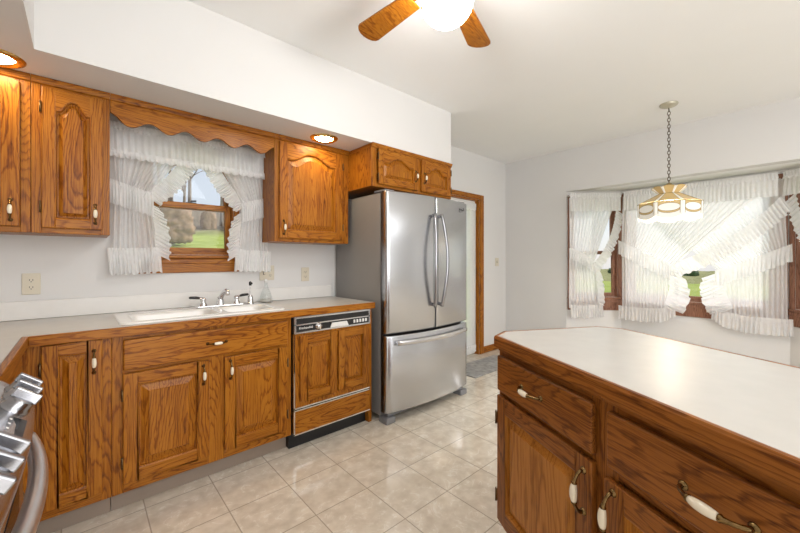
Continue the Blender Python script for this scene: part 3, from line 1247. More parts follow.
# ------------------------------------------------------------------ outlets and switch
def plate(name, label, cat, x, z, w, h, kinds, wall_y=D, group=None):
    t = thing(name, label, cat, (x, wall_y, z), 0, group)
    b = MB()
    b.box(-w / 2, w / 2, -0.006, -0.0006, -h / 2, h / 2)
    b.build('cover_plate', IVORY, t, bevel=0.003)
    n = len(kinds)
    for k, kd in enumerate(kinds):
        cx = (k - (n - 1) / 2) * 0.046
        if kd == 'o':
            for sg in (-1, 1):
                b = MB()
                b.prism([(cx + 0.0165 * math.cos(a), sg * 0.0195 + 0.0135 * math.sin(a)) for a in [2 * PI * j / 18 for j in range(18)]], -0.0082, -0.006, 'xzy')
                r = b.build('receptacle', IVORY, t)
                b = MB()
                b.box(cx - 0.0078, cx - 0.0052, -0.0088, -0.0078, sg * 0.0195 - 0.002, sg * 0.0195 + 0.007)
                b.box(cx + 0.0052, cx + 0.0078, -0.0088, -0.0078, sg * 0.0195 - 0.002, sg * 0.0195 + 0.007)
                b.box(cx - 0.0022, cx + 0.0022, -0.0088, -0.0078, sg * 0.0195 - 0.0095, sg * 0.0195 - 0.005)
                b.build('slot', BLACK, r)
        else:
            b = MB()
            b.box(cx - 0.005, cx + 0.005, -0.016, -0.006, -0.011, 0.011)
            b.build('toggle', IVORY, t, bevel=0.002)
            b = MB()
            b.box(cx - 0.008, cx + 0.008, -0.0066, -0.006, -0.014, 0.014)
            b.build('toggle_slot', BLACK, t)


plate('wall_outlet', 'ivory duplex outlet on the wall below the left wall cabinets', 'outlet', -0.206, 1.105, 0.072, 0.116, 'o')
plate('wall_outlet', 'ivory double outlet plate partly behind the clear bottle by the window', 'outlet', 1.085, 1.135, 0.116, 0.116, 'so')
plate('wall_outlet', 'ivory duplex outlet on the wall left of the refrigerator', 'outlet', 1.411, 1.115, 0.072, 0.116, 'o')
plate('light_switch', 'ivory light switch on the wall right of the patio door', 'light switch', 4.300, 1.21, 0.085, 0.116, 's')

# ------------------------------------------------------------------ refrigerator
FX0, FX1 = 1.690, 2.655
FC = (FX0 + FX1) / 2
FW = FX1 - FX0
t = thing('refrigerator', 'stainless french-door refrigerator with bottom freezer drawer between counter and patio door', 'refrigerator', (FC, 2.45, 0))
O = (FC, 2.45, 0)
b = MB(O)
b.box(FX0 + 0.010, FX1 - 0.010, 2.125, 2.760, 0.045, 1.752)
b.build('cabinet_body', GREYSIDE, t, bevel=0.004)
b = MB(O)
b.box(FX0 + 0.014, FX1 - 0.014, 2.098, 2.1245, 0.075, 1.745)
b.build('gasket', GASKET, t)


def front_y(x, bow=0.058):
    s = (x - FC) / (FW / 2)
    return 2.037 - bow * (1 - s * s)


def curved_slab(x0, x1, z0, z1, yb, name, mat, edge=0.012):
    b = MB(O)
    n = 22
    zs = [z0, z0 + 0.003, z0 + edge, z0 + 0.5 * (z1 - z0), z1 - edge, z1 - 0.003, z1]
    rows = []
    for k, z in enumerate(zs):
        rz = {0: 0.010, 1: 0.004, 2: 0.0, 3: 0, 4: 0, 5: 0.004, 6: 0.010}[k]
        row = []
        row.append((x0, yb, z))
        row.append((x0, front_y(x0) + 0.012 + rz, z))
        row.append((x0 + 0.003, front_y(x0) + 0.004 + rz, z))
        for j in range(n + 1):
            x = x0 + 0.010 + (x1 - x0 - 0.020) * j / n
            row.append((x, front_y(x) + rz, z))
        row.append((x1 - 0.003, front_y(x1) + 0.004 + rz, z))
        row.append((x1, front_y(x1) + 0.012 + rz, z))
        row.append((x1, yb, z))
        rows.append(row)
    idx = b.grid(rows, 0, True)
    b.face([i for i in idx[0]][::-1], 0)
    b.face([i for i in idx[-1]], 0)
    b.face([r[0] for r in idx] + [r[-1] for r in idx][::-1], 0)
    return b.build(name, mat, t)


seam = 2.170
b = MB(O)
b.box(seam - 0.0044, seam + 0.0044, front_y(seam) + 0.005, 2.097, 0.684, 1.752)
b.build('gasket', BLACK, t)
dl = curved_slab(FX0, seam - 0.0045, 0.682, 1.756, 2.097, 'door', STEEL)
drr = curved_slab(seam + 0.0045, FX1, 0.682, 1.756, 2.097, 'door', STEEL)
dw = curved_slab(FX0, FX1, 0.085, 0.664, 2.097, 'freezer_drawer', STEEL)
for par, sg in ((dl, -1), (drr, 1)):
    b = MB(O)
    xs = seam + sg * 0.040
    z0, z1 = 0.855, 1.615
    pts, rad = [], []
    n = 24
    for k in range(n + 1):
        u = k / n
        a = math.sin(PI * u)
        x = xs + sg * 0.030 * a ** 1.2
        y = front_y(xs) - 0.028 - 0.040 * a ** 0.8
        pts.append((x, y, z0 + (z1 - z0) * u))
        rad.append(0.0165)
    b.tube(pts, rad, 12, 0, True, 0.65)
    for zz in (z0 + 0.018, z1 - 0.018):
        b.tube([(xs, front_y(xs) + 0.002, zz), (xs, front_y(xs) - 0.036, zz)], [0.014, 0.011], 12)
    b.build('handle', HANDLEM, par)
b = MB(O)
pts = []
n = 24
for k in range(n + 1):
    u = k / n
    x = FX0 + 0.07 + (FW - 0.14) * u
    pts.append((x, front_y(x) - 0.030 - 0.022 * math.sin(PI * u), 0.612 - 0.0 * u))
b.tube(pts, 0.0195, 12, 0, True, 0.6)
for x in (FX0 + 0.085, FX1 - 0.085):
    b.tube([(x, front_y(x) + 0.002, 0.612), (x, front_y(x) - 0.034, 0.612)], [0.013, 0.011], 12)
b.build('handle', STEELH, dw)
b = MB(O)
b.box(FX0 + 0.03, FX1 - 0.03, 2.06, 2.12, 0.050, 0.078)
b.build('bottom_grille', GREYPL, t)
for x in (FX0 + 0.045, FX1 - 0.045):
    b = MB(O)
    b.box(x - 0.045, x + 0.045, 2.035, 2.135, 0.0, 0.049)
    b.build('foot', GREYPL, t, bevel=0.008)
for x in (FX0 + 0.05, FX1 - 0.05):
    b = MB(O)
    b.box(x - 0.045, x + 0.045, 2.06, 2.20, 1.7565, 1.772)
    b.build('hinge_cover', GREYPL, t, bevel=0.005)
b = MB(O)
for (lx, sgn) in ((2.545, 1),):
    yy = front_y(lx) - 0.0006
    pts = []
    for k in range(15):
        a = math.radians(150 + 250 * k / 14)
        pts.append((lx + 0.040 * math.cos(a), front_y(lx + 0.040 * math.cos(a)) - 0.001, 1.686 + 0.017 * math.sin(a) + 0.3 * 0.040 * math.cos(a)))
    b.tube(pts, 0.0014, 6)
lg = b.build('emblem_ring', BLACK, drr)
ang = math.atan2(front_y(2.56) - front_y(2.53), 0.03)
lettering('Whirlpool', 0.024, drr, Vector((2.545, front_y(2.545) - 0.0012, 1.681)) - Vector(O), (PI / 2, 0, ang), BLACK, 'emblem_lettering', 0.0004, 0.3)

# ------------------------------------------------------------------ range at the left edge
RY0, RY1 = 0.632, 1.394
t = thing('kitchen_range', 'stainless range with bar-grip knobs and black display at the left edge', 'range', (-0.45, (RY0 + RY1) / 2, 0))
O = (-0.45, (RY0 + RY1) / 2, 0)
b = MB(O)
b.box(LW + 0.02, -0.165, RY0, RY1, 0.03, 0.905)
b.build('body', STEELH, t)
b = MB(O)
b.box(LW + 0.02, -0.205, RY0 + 0.001, RY1 - 0.001, 0.9055, 0.928)
ck = b.build('cooktop', BLACK, t, bevel=0.006)
b = MB(O)
for yy in (RY0 + 0.03, RY0 + 0.25, RY0 + 0.51, RY1 - 0.03):
    b.box(LW + 0.06, -0.25, yy - 0.006, yy + 0.006, 0.9285, 0.955)
for xx in (-0.70, -0.52, -0.36, -0.26):
    b.box(xx - 0.006, xx + 0.006, RY0 + 0.03, RY1 - 0.03, 0.9400, 0.9545)
b.build('grate', BLACK, ck)
# slanted control panel: from the cooktop edge down and outward; bowed in plan
NP = 16


def cp_front(y, s):
    """point on the panel: s=0 top edge, 1 lower lip"""
    u = (y - RY0) / (RY1 - RY0) * 2 - 1
    bow = 0.018 * (1 - u * u)
    P = [(-0.205, 0.930), (-0.158, 0.918), (-0.100, 0.866), (-0.098, 0.845), (-0.108, 0.815)]
    k = s * (len(P) - 1)
    i = min(int(k), len(P) - 2)
    f = k - i
    x = P[i][0] * (1 - f) + P[i + 1][0] * f
    z = P[i][1] * (1 - f) + P[i + 1][1] * f
    return Vector((x + bow * min(1, s * 2), y, z))


b = MB(O)
rows = []
ss = [0, 0.1, 0.25, 0.5, 0.62, 0.75, 1.0]
for k in range(NP + 1):
    y = RY0 + (RY1 - RY0) * k / NP
    row = [cp_front(y, s) for s in ss]
    row += [Vector((-0.164, y, 0.812)), Vector((-0.164, y, 0.88)), Vector((-0.204, y, 0.90))]
    rows.append(row)
idx = b.grid(rows, 0, True, False, True)
b.face(idx[0], 0)
b.face(idx[-1][::-1], 0)
cpn = b.build('control_panel', STEEL, t)
nrm = Vector((0.050, 0, 0.062)).normalized()
tanv = Vector((0.062, 0, -0.050)).normalized()


def knob(y):
    b = MB(O)
    p = cp_front(y, 0.38)
    rot = Matrix((tanv, Vector((0, 1, 0)), nrm)).transposed()
    if rot.determinant() < 0:
        rot = Matrix((-tanv, Vector((0, 1, 0)), nrm)).transposed()
    b.lathe([(0.029, -0.004), (0.029, 0.006), (0.026, 0.010), (0.024, 0.022), (0.022, 0.027), (0.0001, 0.028)], p, 22, 0, rot)
    # bar grip across the knob
    c = p + nrm * 0.034
    yv = Vector((0, 1, 0))
    pts = [c - tanv * 0.034, c - tanv * 0.03, c + tanv * 0.03, c + tanv * 0.034]
    q = []
    for s in (-1, 1):
        for tt in (-1, 1):
            pass
    hw, hl2, hh = 0.0085, 0.027, 0.011
    vs = []
    for a in (-1, 1):
        for bb_ in (-1, 1):
            for d_ in (-1, 1):
                vs.append(b.add(c + tanv * hl2 * a + yv * hw * bb_ * (0.75 if d_ > 0 else 1) + nrm * hh * d_))
    for qd in ((0, 1, 3, 2), (4, 6, 7, 5), (0, 4, 5, 1), (2, 3, 7, 6), (0, 2, 6, 4), (1, 5, 7, 3)):
        b.face([vs[k] for k in qd], 0)
    return b.build('knob', HANDLEM, cpn, bevel=0.003)


for yy in (1.345, 1.275, 1.205, 0.915, 0.845, 0.775):
    knob(yy)
# display
b = MB(O)
pts = []
for yy in (0.965, 1.155):
    for s in (0.20, 0.47):
        pts.append(cp_front(yy, s) + nrm * 0.0015)
q = [b.add(pts[0]), b.add(pts[1]), b.add(pts[3]), b.add(pts[2])]
q2 = [b.add(Vector(p) - nrm * 0.004) for p in (pts[0], pts[1], pts[3], pts[2])]
b.face(q)
b.face(q2[::-1])
for k in range(4):
    b.face([q[k], q[(k + 1) % 4], q2[(k + 1) % 4], q2[k]])
dsp = b.build('display', DGLASS, cpn)
for k in range(6):
    for r in range(2):
        b = MB(O)
        c = cp_front(0.99 + k * 0.028, 0.27 + 0.11 * r) + nrm * 0.0022
        vs = [b.add(c + Vector((0, dy, 0)) + tanv * dt) for dy, dt in ((-0.004, -0.0025), (0.004, -0.0025), (0.004, 0.0025), (-0.004, 0.0025))]
        b.face(vs)
        b.build('key_mark', WHITEP, dsp)
b = MB(O)
b.box(-0.1645, -0.118, RY0 + 0.004, RY1 - 0.004, 0.235, 0.806)
od = b.build('oven_door', STEELH, t, bevel=0.006)
b = MB(O)
b.box(-0.1178, -0.1165, RY0 + 0.10, RY1 - 0.10, 0.33, 0.68)
b.build('window_pane', DGLASS, od)
b = MB(O)
pts = []
for k in range(25):
    u = k / 24
    y = RY0 + 0.05 + (RY1 - RY0 - 0.11) * u
    s = 2 * u - 1
    pts.append((-0.104 + 0.036 * (1 - s * s), y, 0.772))
b.tube(pts, 0.0160, 14, 0, True, 1.0)
for k in (1, 23):
    p = pts[k]
    b.tube([(-0.119, p[1], 0.772), (p[0], p[1], 0.772)], [0.016, 0.014], 12)
b.build('handle', simple('pale_steel_handle', (0.72, 0.73, 0.76), 0.34, 1.0), od)
b = MB(O)
b.box(-0.1645, -0.120, RY0 + 0.004, RY1 - 0.004, 0.06, 0.228)
b.build('storage_drawer', STEELH, t, bevel=0.006)
b = MB(O)
b.box(LW + 0.05, -0.20, RY0 + 0.02, RY1 - 0.02, 0.0, 0.0295)
b.build('toe_kick', BLACK, t)

# ------------------------------------------------------------------ island / peninsula
IA = (1.307, 0.860)
IR = math.atan2(-0.88246, -0.47037)


def island_loc(u, v):
    return (IA[0] - 0.47037 * u + 0.88246 * v, IA[1] - 0.88246 * u - 0.47037 * v)


ILEN = 1.17
t = thing('countertop', 'white laminate peninsula countertop with clipped corners and dark oak edge', 'countertop', (*IA, BT), IR)
cl = 0.085


def isl_outline(ins):
    k = 0.414 * ins
    return [(0.0 + 0.02 + 0, 0)] if False else [(cl * 0 + k * 0 + 0.0 + ins * 0.45, ins), (-0.077 + ins, 0.088 - 0 + ins * 0.45), (-0.077 + ins, 0.590 - ins * 0.45), (0.0 + ins * 0.45, 0.668 - ins), (ILEN, 0.668 - ins), (ILEN, ins)]


b = MB()
b.prism(isl_outline(0.0165), 0.001, 0.0452, 'xyz')
b.build('laminate_top', LAM, t)
b = MB()
o1, o2 = isl_outline(0.0), isl_outline(0.016)
prof = [(0.0, 0.0005), (0.0, 0.006), (0.0, 0.038), (0.004, 0.0455), (0.012, 0.0458), (0.016, 0.0453), (0.016, 0.0005)]
rings = [[(p[0], p[1], z) for p in isl_outline(i)] for i, z in prof]
# front/end/back strips follow the outline; closed round the end
b.grid(rings, 0, False, True, True)
b.build('wood_edge', ISLX, t)

iy = 0.033
ui = [(-0.030, 0.556, 'near end cabinet'), (0.558, 1.130, '')]
p = island_loc(-0.012, iy)
t = thing('base_cabinet', 'dark oak peninsula cabinet at the far end, drawer over a door handled on its right', 'cabinet', (p[0], p[1], 0), IR)
w = 0.568
idp = 0.555
carcass(t, w, idp, 0.115, BT - 0.001, [(0, 0.036), (w - 0.045, w)], [(0.115, 0.16), (0.655, 0.69), (BT - 0.05, BT - 0.001)], mz=ISLZ, mx=ISLX, toe=0.075, mat_toe=DARKGAP)
drawer(t, 0.013, 0.542, 0.684, 0.832, mx=ISLX, hl=0.115, big=1.15, hx=0.255)
door(t, 0.013, 0.542, 0.135, 0.664, mz=ISLZ, mx=ISLX, mp=ISLP, rail=0.062, hside='r', hz=0.566, hl=0.12, big=1.2, wide_field=0.040)
b = MB()
b.box(0, w, -0.013, -0.0005, BT - 0.012, BT - 0.001)
b.box(0, w, -0.006, -0.0005, BT - 0.022, BT - 0.0125)
b.build('cornice_trim', ISLX, t, bevel=0.002)
p = island_loc(0.5565, iy)
t = thing('base_cabinet', 'dark oak peninsula cabinet nearest the camera, door handled on its left', 'cabinet', (p[0], p[1], 0), IR)
w = 0.572
carcass(t, w, idp, 0.115, BT - 0.001, [(0, 0.045), (w - 0.036, w)], [(0.115, 0.16), (0.655, 0.69), (BT - 0.05, BT - 0.001)], mz=ISLZ, mx=ISLX, toe=0.075, mat_toe=DARKGAP)
drawer(t, 0.024, 0.556, 0.684, 0.832, mx=ISLX, hl=0.125, big=1.2, hx=0.292)
door(t, 0.018, 0.556, 0.135, 0.650, mz=ISLZ, mx=ISLX, mp=ISLP, rail=0.062, hside='l', hz=0.566, hl=0.12, big=1.2, wide_field=0.040)
b = MB()
b.box(0, w, -0.013, -0.0005, BT - 0.012, BT - 0.001)
b.box(0, w, -0.006, -0.0005, BT - 0.022, BT - 0.0125)
b.build('cornice_trim', ISLX, t, bevel=0.002)

# ------------------------------------------------------------------ floor mat
b = MB((3.55, 2.44, 0))
b.box(3.06, 3.98, 2.235, 2.62, 0.0008, 0.010)
o = b.build('door_mat', MATM, bevel=0.004)
tag(o, 'grey mat lying on the floor in front of the patio door', 'mat')


# ------------------------------------------------------------------ recessed downlights
def downlight(x, y, label):
    t = thing('recessed_downlight', label, 'downlight', (x, y, SOF))
    b = MB()
    b.lathe([(0.066, -0.0015), (0.074, -0.012), (0.086, -0.013), (0.098, -0.006), (0.102, -0.0006)], (0, 0, 0), 36)
    b.build('trim_ring', BRASSL, t)
    b = MB()
    b.lathe([(0.0001, -0.016), (0.035, -0.014), (0.058, -0.008), (0.067, -0.001)], (0, 0, 0), 28)
    b.build('bulb', BULB, t)


downlight(1.330, 2.325, 'brass recessed downlight in the soffit above the cabinet right of the window')
downlight(-0.290, 2.352, 'brass recessed downlight in the soffit at the left edge above the corner cabinet')

# ------------------------------------------------------------------ ceiling fan
FCX, FCY = 1.165, 1.000
t = thing('ceiling_fan', 'ceiling fan with oak blades and a glowing white globe light', 'ceiling fan', (FCX, FCY, C_))
b = MB()
b.lathe([(0.075, -0.001), (0.078, -0.02), (0.085, -0.03), (0.118, -0.040), (0.125, -0.06), (0.125, -0.125), (0.11, -0.145), (0.06, -0.155), (0.058, -0.170), (0.075, -0.176), (0.075, -0.186), (0.0001, -0.186)], (0, 0, 0), 32)
b.build('motor_housing', BRASSL, t)
b = MB()
gp = []
for k in range(17):
    a = PI * k / 16
    r = 0.112 * math.sin(a) + 0.0001
    z = -0.276 + 0.100 * math.cos(a)
    gp.append((r, z))
b.lathe(gp, (0, 0, 0), 32)
b.build('globe', GLOBE, t)
blade_a0 = math.atan2(0.515, -0.025)
for k in range(5):
    a = blade_a0 - k * 2 * PI / 5
    b = MB()
    b.M = Matrix.Rotation(a, 4, 'Z')
    L0, L1 = 0.20, 0.565
    outl = []
    for q in range(9):
        an = -PI / 2 + PI * q / 8
        outl.append((L1 - 0.045 + 0.045 * math.cos(an), 0.066 * math.sin(an) * (1 if True else 0)))
    poly = [(L0, -0.048)] + outl + [(L0, 0.048)]
    tilt = math.radians(10)
    zb = -0.172
    A = [b.add((p[0], p[1] * math.cos(tilt), zb + p[1] * math.sin(tilt))) for p in poly]
    B = [b.add((p[0], p[1] * math.cos(tilt), zb + 0.007 + p[1] * math.sin(tilt))) for p in poly]
    b.face(A[::-1])
    b.face(B)
    for q in range(len(poly)):
        b.face([A[q], A[(q + 1) % len(poly)], B[(q + 1) % len(poly)], B[q]])
    bl_ = b.build('blade', FANM if 'FANM' in globals() else OAKX, t)
    b = MB()
    b.M = Matrix.Rotation(a, 4, 'Z')
    b.box(0.10, 0.25, -0.014, 0.014, -0.164, -0.157)
    b.box(0.22, 0.29, -0.035, 0.035, -0.164, -0.158)
    b.build('blade_iron', BRASSL, bl_)
b = MB()
b.tube([(-0.120, 0.03, -0.14), (-0.121, 0.03, -0.33)], 0.0015, 6)
b.lathe([(0.0001, -0.355), (0.004, -0.35), (0.005, -0.34), (0.002, -0.33)], (-0.121, 0.03, 0), 8)
b.build('pull_chain', BRASSL, t)

# ------------------------------------------------------------------ pendant lamp over the dining spot
PX, PY = 3.872, 0.755
t = thing('pendant_lamp', 'caramel and white slag-glass pendant lamp hanging on a chain before the bay window', 'pendant lamp', (PX, PY, C_))
b = MB()
b.lathe([(0.068, -0.0008), (0.068, -0.010), (0.060, -0.020), (0.040, -0.028), (0.015, -0.036), (0.0001, -0.038)], (0, 0, 0), 28)
b.build('canopy', simple('pale_brass_canopy', (0.55, 0.52, 0.42), 0.35, 0.6), t)
b = MB()
zc = -0.036
k = 0
while zc > -0.735:
    ring = []
    for j in range(12):
        a = 2 * PI * j / 12
        rx, rz_ = 0.0105, 0.0185
        u, vv = rx * math.cos(a), rz_ * math.sin(a)
        p = (u, 0, zc - 0.0185 + vv) if k % 2 == 0 else (0, u, zc - 0.0185 + vv)
        ring.append(p)
    ring2 = ring + [ring[0], ring[1]]
    b.tube(ring2, 0.0032, 6, 0, False)
    zc -= 0.029
    k += 1
b.build('chain', CHAINM, t)
z_of = lambda z: z - C_
A0 = math.atan2(-PY, -PX)       # one face looks at the kitchen
NS = 8


def ring8(r, z, off=0.0):
    rc = r / math.cos(PI / NS)
    return [Vector((rc * math.cos(A0 + (j + 0.5) * 2 * PI / NS), rc * math.sin(A0 + (j + 0.5) * 2 * PI / NS), z_of(z))) for j in range(NS)]


sh_z = [(0.070, 1.822), (0.218, 1.738), (0.226, 1.731), (0.223, 1.626)]
top8, edge8, mid8, low8 = [ring8(r, z) for r, z in sh_z]
crown8 = ring8(0.124, 1.872)
shade = MB()
# sloped caramel panels with white corner strips, upright panels with oval white medallions
lead = MB()


def lerp(a, c, f):
    return a * (1 - f) + c * f


for j in range(NS):
    n_ = (j + 1) % NS
    a, c, d_, e = top8[j], top8[n_], edge8[n_], edge8[j]
    f0, f1 = 0.10, 0.90
    for (u0, u1, mi) in ((0, f0, 1), (f0, f1, 0), (f1, 1, 1)):
        q = [lerp(a, c, u0), lerp(a, c, u1), lerp(e, d_, u1), lerp(e, d_, u0)]
        shade.face([shade.add(x) for x in q], mi)
    a, c, d_, e = mid8[j], mid8[n_], low8[n_], low8[j]
    for (u0, u1, mi) in ((0, f0, 1), (f1, 1, 1)):
        q = [lerp(a, c, u0), lerp(a, c, u1), lerp(e, d_, u1), lerp(e, d_, u0)]
        shade.face([shade.add(x) for x in q], mi)
    # panel with an oval: columns
    nc = 16
    cols = []
    for k in range(nc + 1):
        u = f0 + (f1 - f0) * k / nc
        s = (k / nc) * 2 - 1
        hh = 0.30 * math.sqrt(max(0, 1 - s * s * 0.96)) + 0.02
        vs = [0.0, 0.47 - hh, 0.47 + hh, 0.47 + hh + 0.14, 1.0]
        vs[3] = min(vs[3], 0.97)
        t_, b_ = lerp(a, c, u), lerp(e, d_, u)
        cols.append([lerp(t_, b_, v) for v in vs])
    for k in range(nc):
        for r, mi in ((0, 0), (1, 1), (2, 0), (3, 1)):
            q = [cols[k][r], cols[k + 1][r], cols[k + 1][r + 1], cols[k][r + 1]]
            shade.face([shade.add(x) for x in q], mi)
    outw = (mid8[j] + mid8[n_]) * 0.5
    outw = Vector((outw.x, outw.y, 0)).normalized() * 0.0015
    for r in (1, 2, 3):
        lead.tube([cols[k][r] + outw for k in range(nc + 1)], 0.0016, 5)
    lead.tube([lerp(mid8[j], mid8[n_], 0.0) + outw, lerp(mid8[j], mid8[n_], 1.0) + outw], 0.0028, 6)
    for fq in (f0, f1):
        lead.tube([lerp(top8[j], top8[n_], fq) + outw, lerp(edge8[j], edge8[n_], fq) + outw, lerp(mid8[j], mid8[n_], fq) + outw, lerp(low8[j], low8[n_], fq) + outw], 0.0016, 5)
    # scalloped skirt under each panel
    nsk = 10
    up = [lerp(low8[j], low8[n_], k / nsk) for k in range(nsk + 1)]
    dn = [p + Vector((0, 0, -0.014 - 0.026 * math.sin(PI * k / nsk))) for k, p in enumerate(up)]
    shade.grid([up, dn], 1, False)
    # flared crown panel
    a, c = top8[j], top8[n_]
    cu_, cv_ = crown8[j], crown8[n_]
    tip = [lerp(cu_, cv_, k / 8) + Vector((0, 0, 0.012 * math.sin(PI * k / 8))) for k in range(9)]
    bot_ = [lerp(a, c, k / 8) for k in range(9)]
    for k in range(8):
        mi = 1 if k in (0, 7) else 0
        shade.face([shade.add(x) for x in (bot_[k], bot_[k + 1], tip[k + 1], tip[k])], mi)
    lead.tube(tip, 0.0015, 5)
    lead.tube([a, c], 0.003, 6)
sh = shade.build('lamp_shade', [emis('caramel_slag_glass', (1.0, 0.72, 0.34), 0.07, (0.62, 0.45, 0.20)), LAMPG], t, recalc=True)
lead.build('came', CAME, sh)
b = MB()
b.lathe([(0.0001, -0.70), (0.020, -0.705), (0.022, -0.76), (0.070, -0.772), (0.074, -0.778), (0.0001, -0.780)], (0, 0, 0), 20)
b.build('socket_cap', CAME, t)
b = MB()
b.lathe([(0.014, -0.78), (0.02, -0.81), (0.032, -0.85), (0.030, -0.88), (0.015, -0.90), (0.0001, -0.903)], (0, 0, 0), 18)
b.build('bulb', emis('lamp_bulb', (1, 0.88, 0.66), 10.0), t)
pl = bpy.data.lights.new('pendant_glow', 'POINT')
pl.energy = 6.5
pl.color = (1, 0.90, 0.74)
pl.shadow_soft_size = 0.05
po = bpy.data.objects.new('pendant_glow', pl)
COL.objects.link(po)
po.parent = t
po.location = (0, 0, -0.945)


# ------------------------------------------------------------------ curtains
def fm(p0, p1, off):
    """frame for cloth: x along the wall, y out towards the room, z up; plane moved off the wall"""
    tt = Vector((p1[0] - p0[0], p1[1] - p0[1], 0)).normalized()
    nin = Vector((tt.y, -tt.x, 0))
    o = Vector((p0[0], p0[1], 0)) + nin * off
    return o, tt, nin


class Cloth:
    def __init__(self, fr, origin, stretch=False):
        self.stretch = stretch
        self.o, self.t, self.n = fr
        self.b = MB(origin)

    def P(self, x, z, y=0.0):
        if self.stretch and x > 0.6:
            x += 0.10 * (x - 0.6) / 0.7
        return self.o + self.t * x + self.n * y + Vector((0, 0, z))

    def sheet(self, top, bot, npl, dep_t, dep_b, nv=14, per=8, seed=0, ease=1.0, base=(0, 0), sag=None):
        """pleated sheet: top(u), bot(u) give (x,z)"""
        nu = npl * per
        rows = []
        for j in range(nv + 1):
            v = j / nv
            row = []
            for i in range(nu + 1):
                u = i / nu
                a, c = top(u), bot(u)
                e = v ** ease
                x = a[0] * (1 - e) + c[0] * e
                z = a[1] * (1 - v) + c[1] * v
                ph = 2 * PI * npl * u + 0.7 * math.sin(3.1 * u * PI + seed) + 0.5 * math.sin(9 * u + seed * 2) + 0.4 * math.sin(v * 3 + u * 7 + seed)
                am = (dep_t * (1 - v) + dep_b * v) * (0.75 + 0.35 * math.sin(17 * u + seed * 3))
                y = base[0] * (1 - v) + base[1] * v + am * (0.5 + 0.5 * math.sin(ph))
                row.append(self.P(x, z, y))
            rows.append(row)
        self.b.grid(rows, 0, True)

    def ruffle(self, path, wdir, width, nr, depth, base=0.01, seed=0, head=0.018, nv=6, per=7, tip=0.006):
        """gathered strip: path = list of (x,z) along the stitched line, wdir(u) direction of fall"""
        P = [Vector((p[0], p[1], 0)) for p in path]
        Ls = [0.0]
        for k in range(1, len(P)):
            Ls.append(Ls[-1] + (P[k] - P[k - 1]).length)

        def at(u):
            s = u * Ls[-1]
            for k in range(1, len(P)):
                if s <= Ls[k] + 1e-9:
                    f = (s - Ls[k - 1]) / max(1e-9, Ls[k] - Ls[k - 1])
                    return P[k - 1] * (1 - f) + P[k] * f
            return P[-1]
        nu = nr * per
        rows = []
        vs = [-head / width, -0.35 * head / width, 0.0] + [k / nv for k in range(1, nv + 1)]
        for v in vs:
            row = []
            for i in range(nu + 1):
                u = i / nu
                p = at(u)
                d = wdir(u) if callable(wdir) else wdir
                ph = 2 * PI * nr * u + 1.1 * math.sin(11 * u + seed) + 0.6 * math.sin(29 * u + seed * 1.7)
                am = depth * (0.7 + 0.4 * math.sin(13 * u + seed))
                if v < 0:
                    a = abs(v) * width / head
                    y = base + am * 0.45 * a * math.sin(ph + 0.8)
                else:
                    a = v ** 0.8
                    y = base + 0.35 * depth * a + am * a * math.sin(ph)
                lat = am * 0.35 * max(0, v) * math.cos(ph * 1.0)
                ww = v * width + (tip * math.sin(ph * 0.5 + seed) * max(0, v))
                tang = Vector((-d[1], d[0]))
                x = p.x + d[0] * ww + tang.x * lat
                z = p.y + d[1] * ww + tang.y * lat
                row.append(self.P(x, z, y))
            rows.append(row)
        self.b.grid(rows, 0, True)

    def build(self, name, mat, parent):
        return self.b.build(name, mat, parent, recalc=False)


def bez(p0, p1, p2, n=14):
    return [((1 - t) ** 2 * p0[0] + 2 * t * (1 - t) * p1[0] + t * t * p2[0], (1 - t) ** 2 * p0[1] + 2 * t * (1 - t) * p1[1] + t * t * p2[1]) for t in [k / n for k in range(n + 1)]]


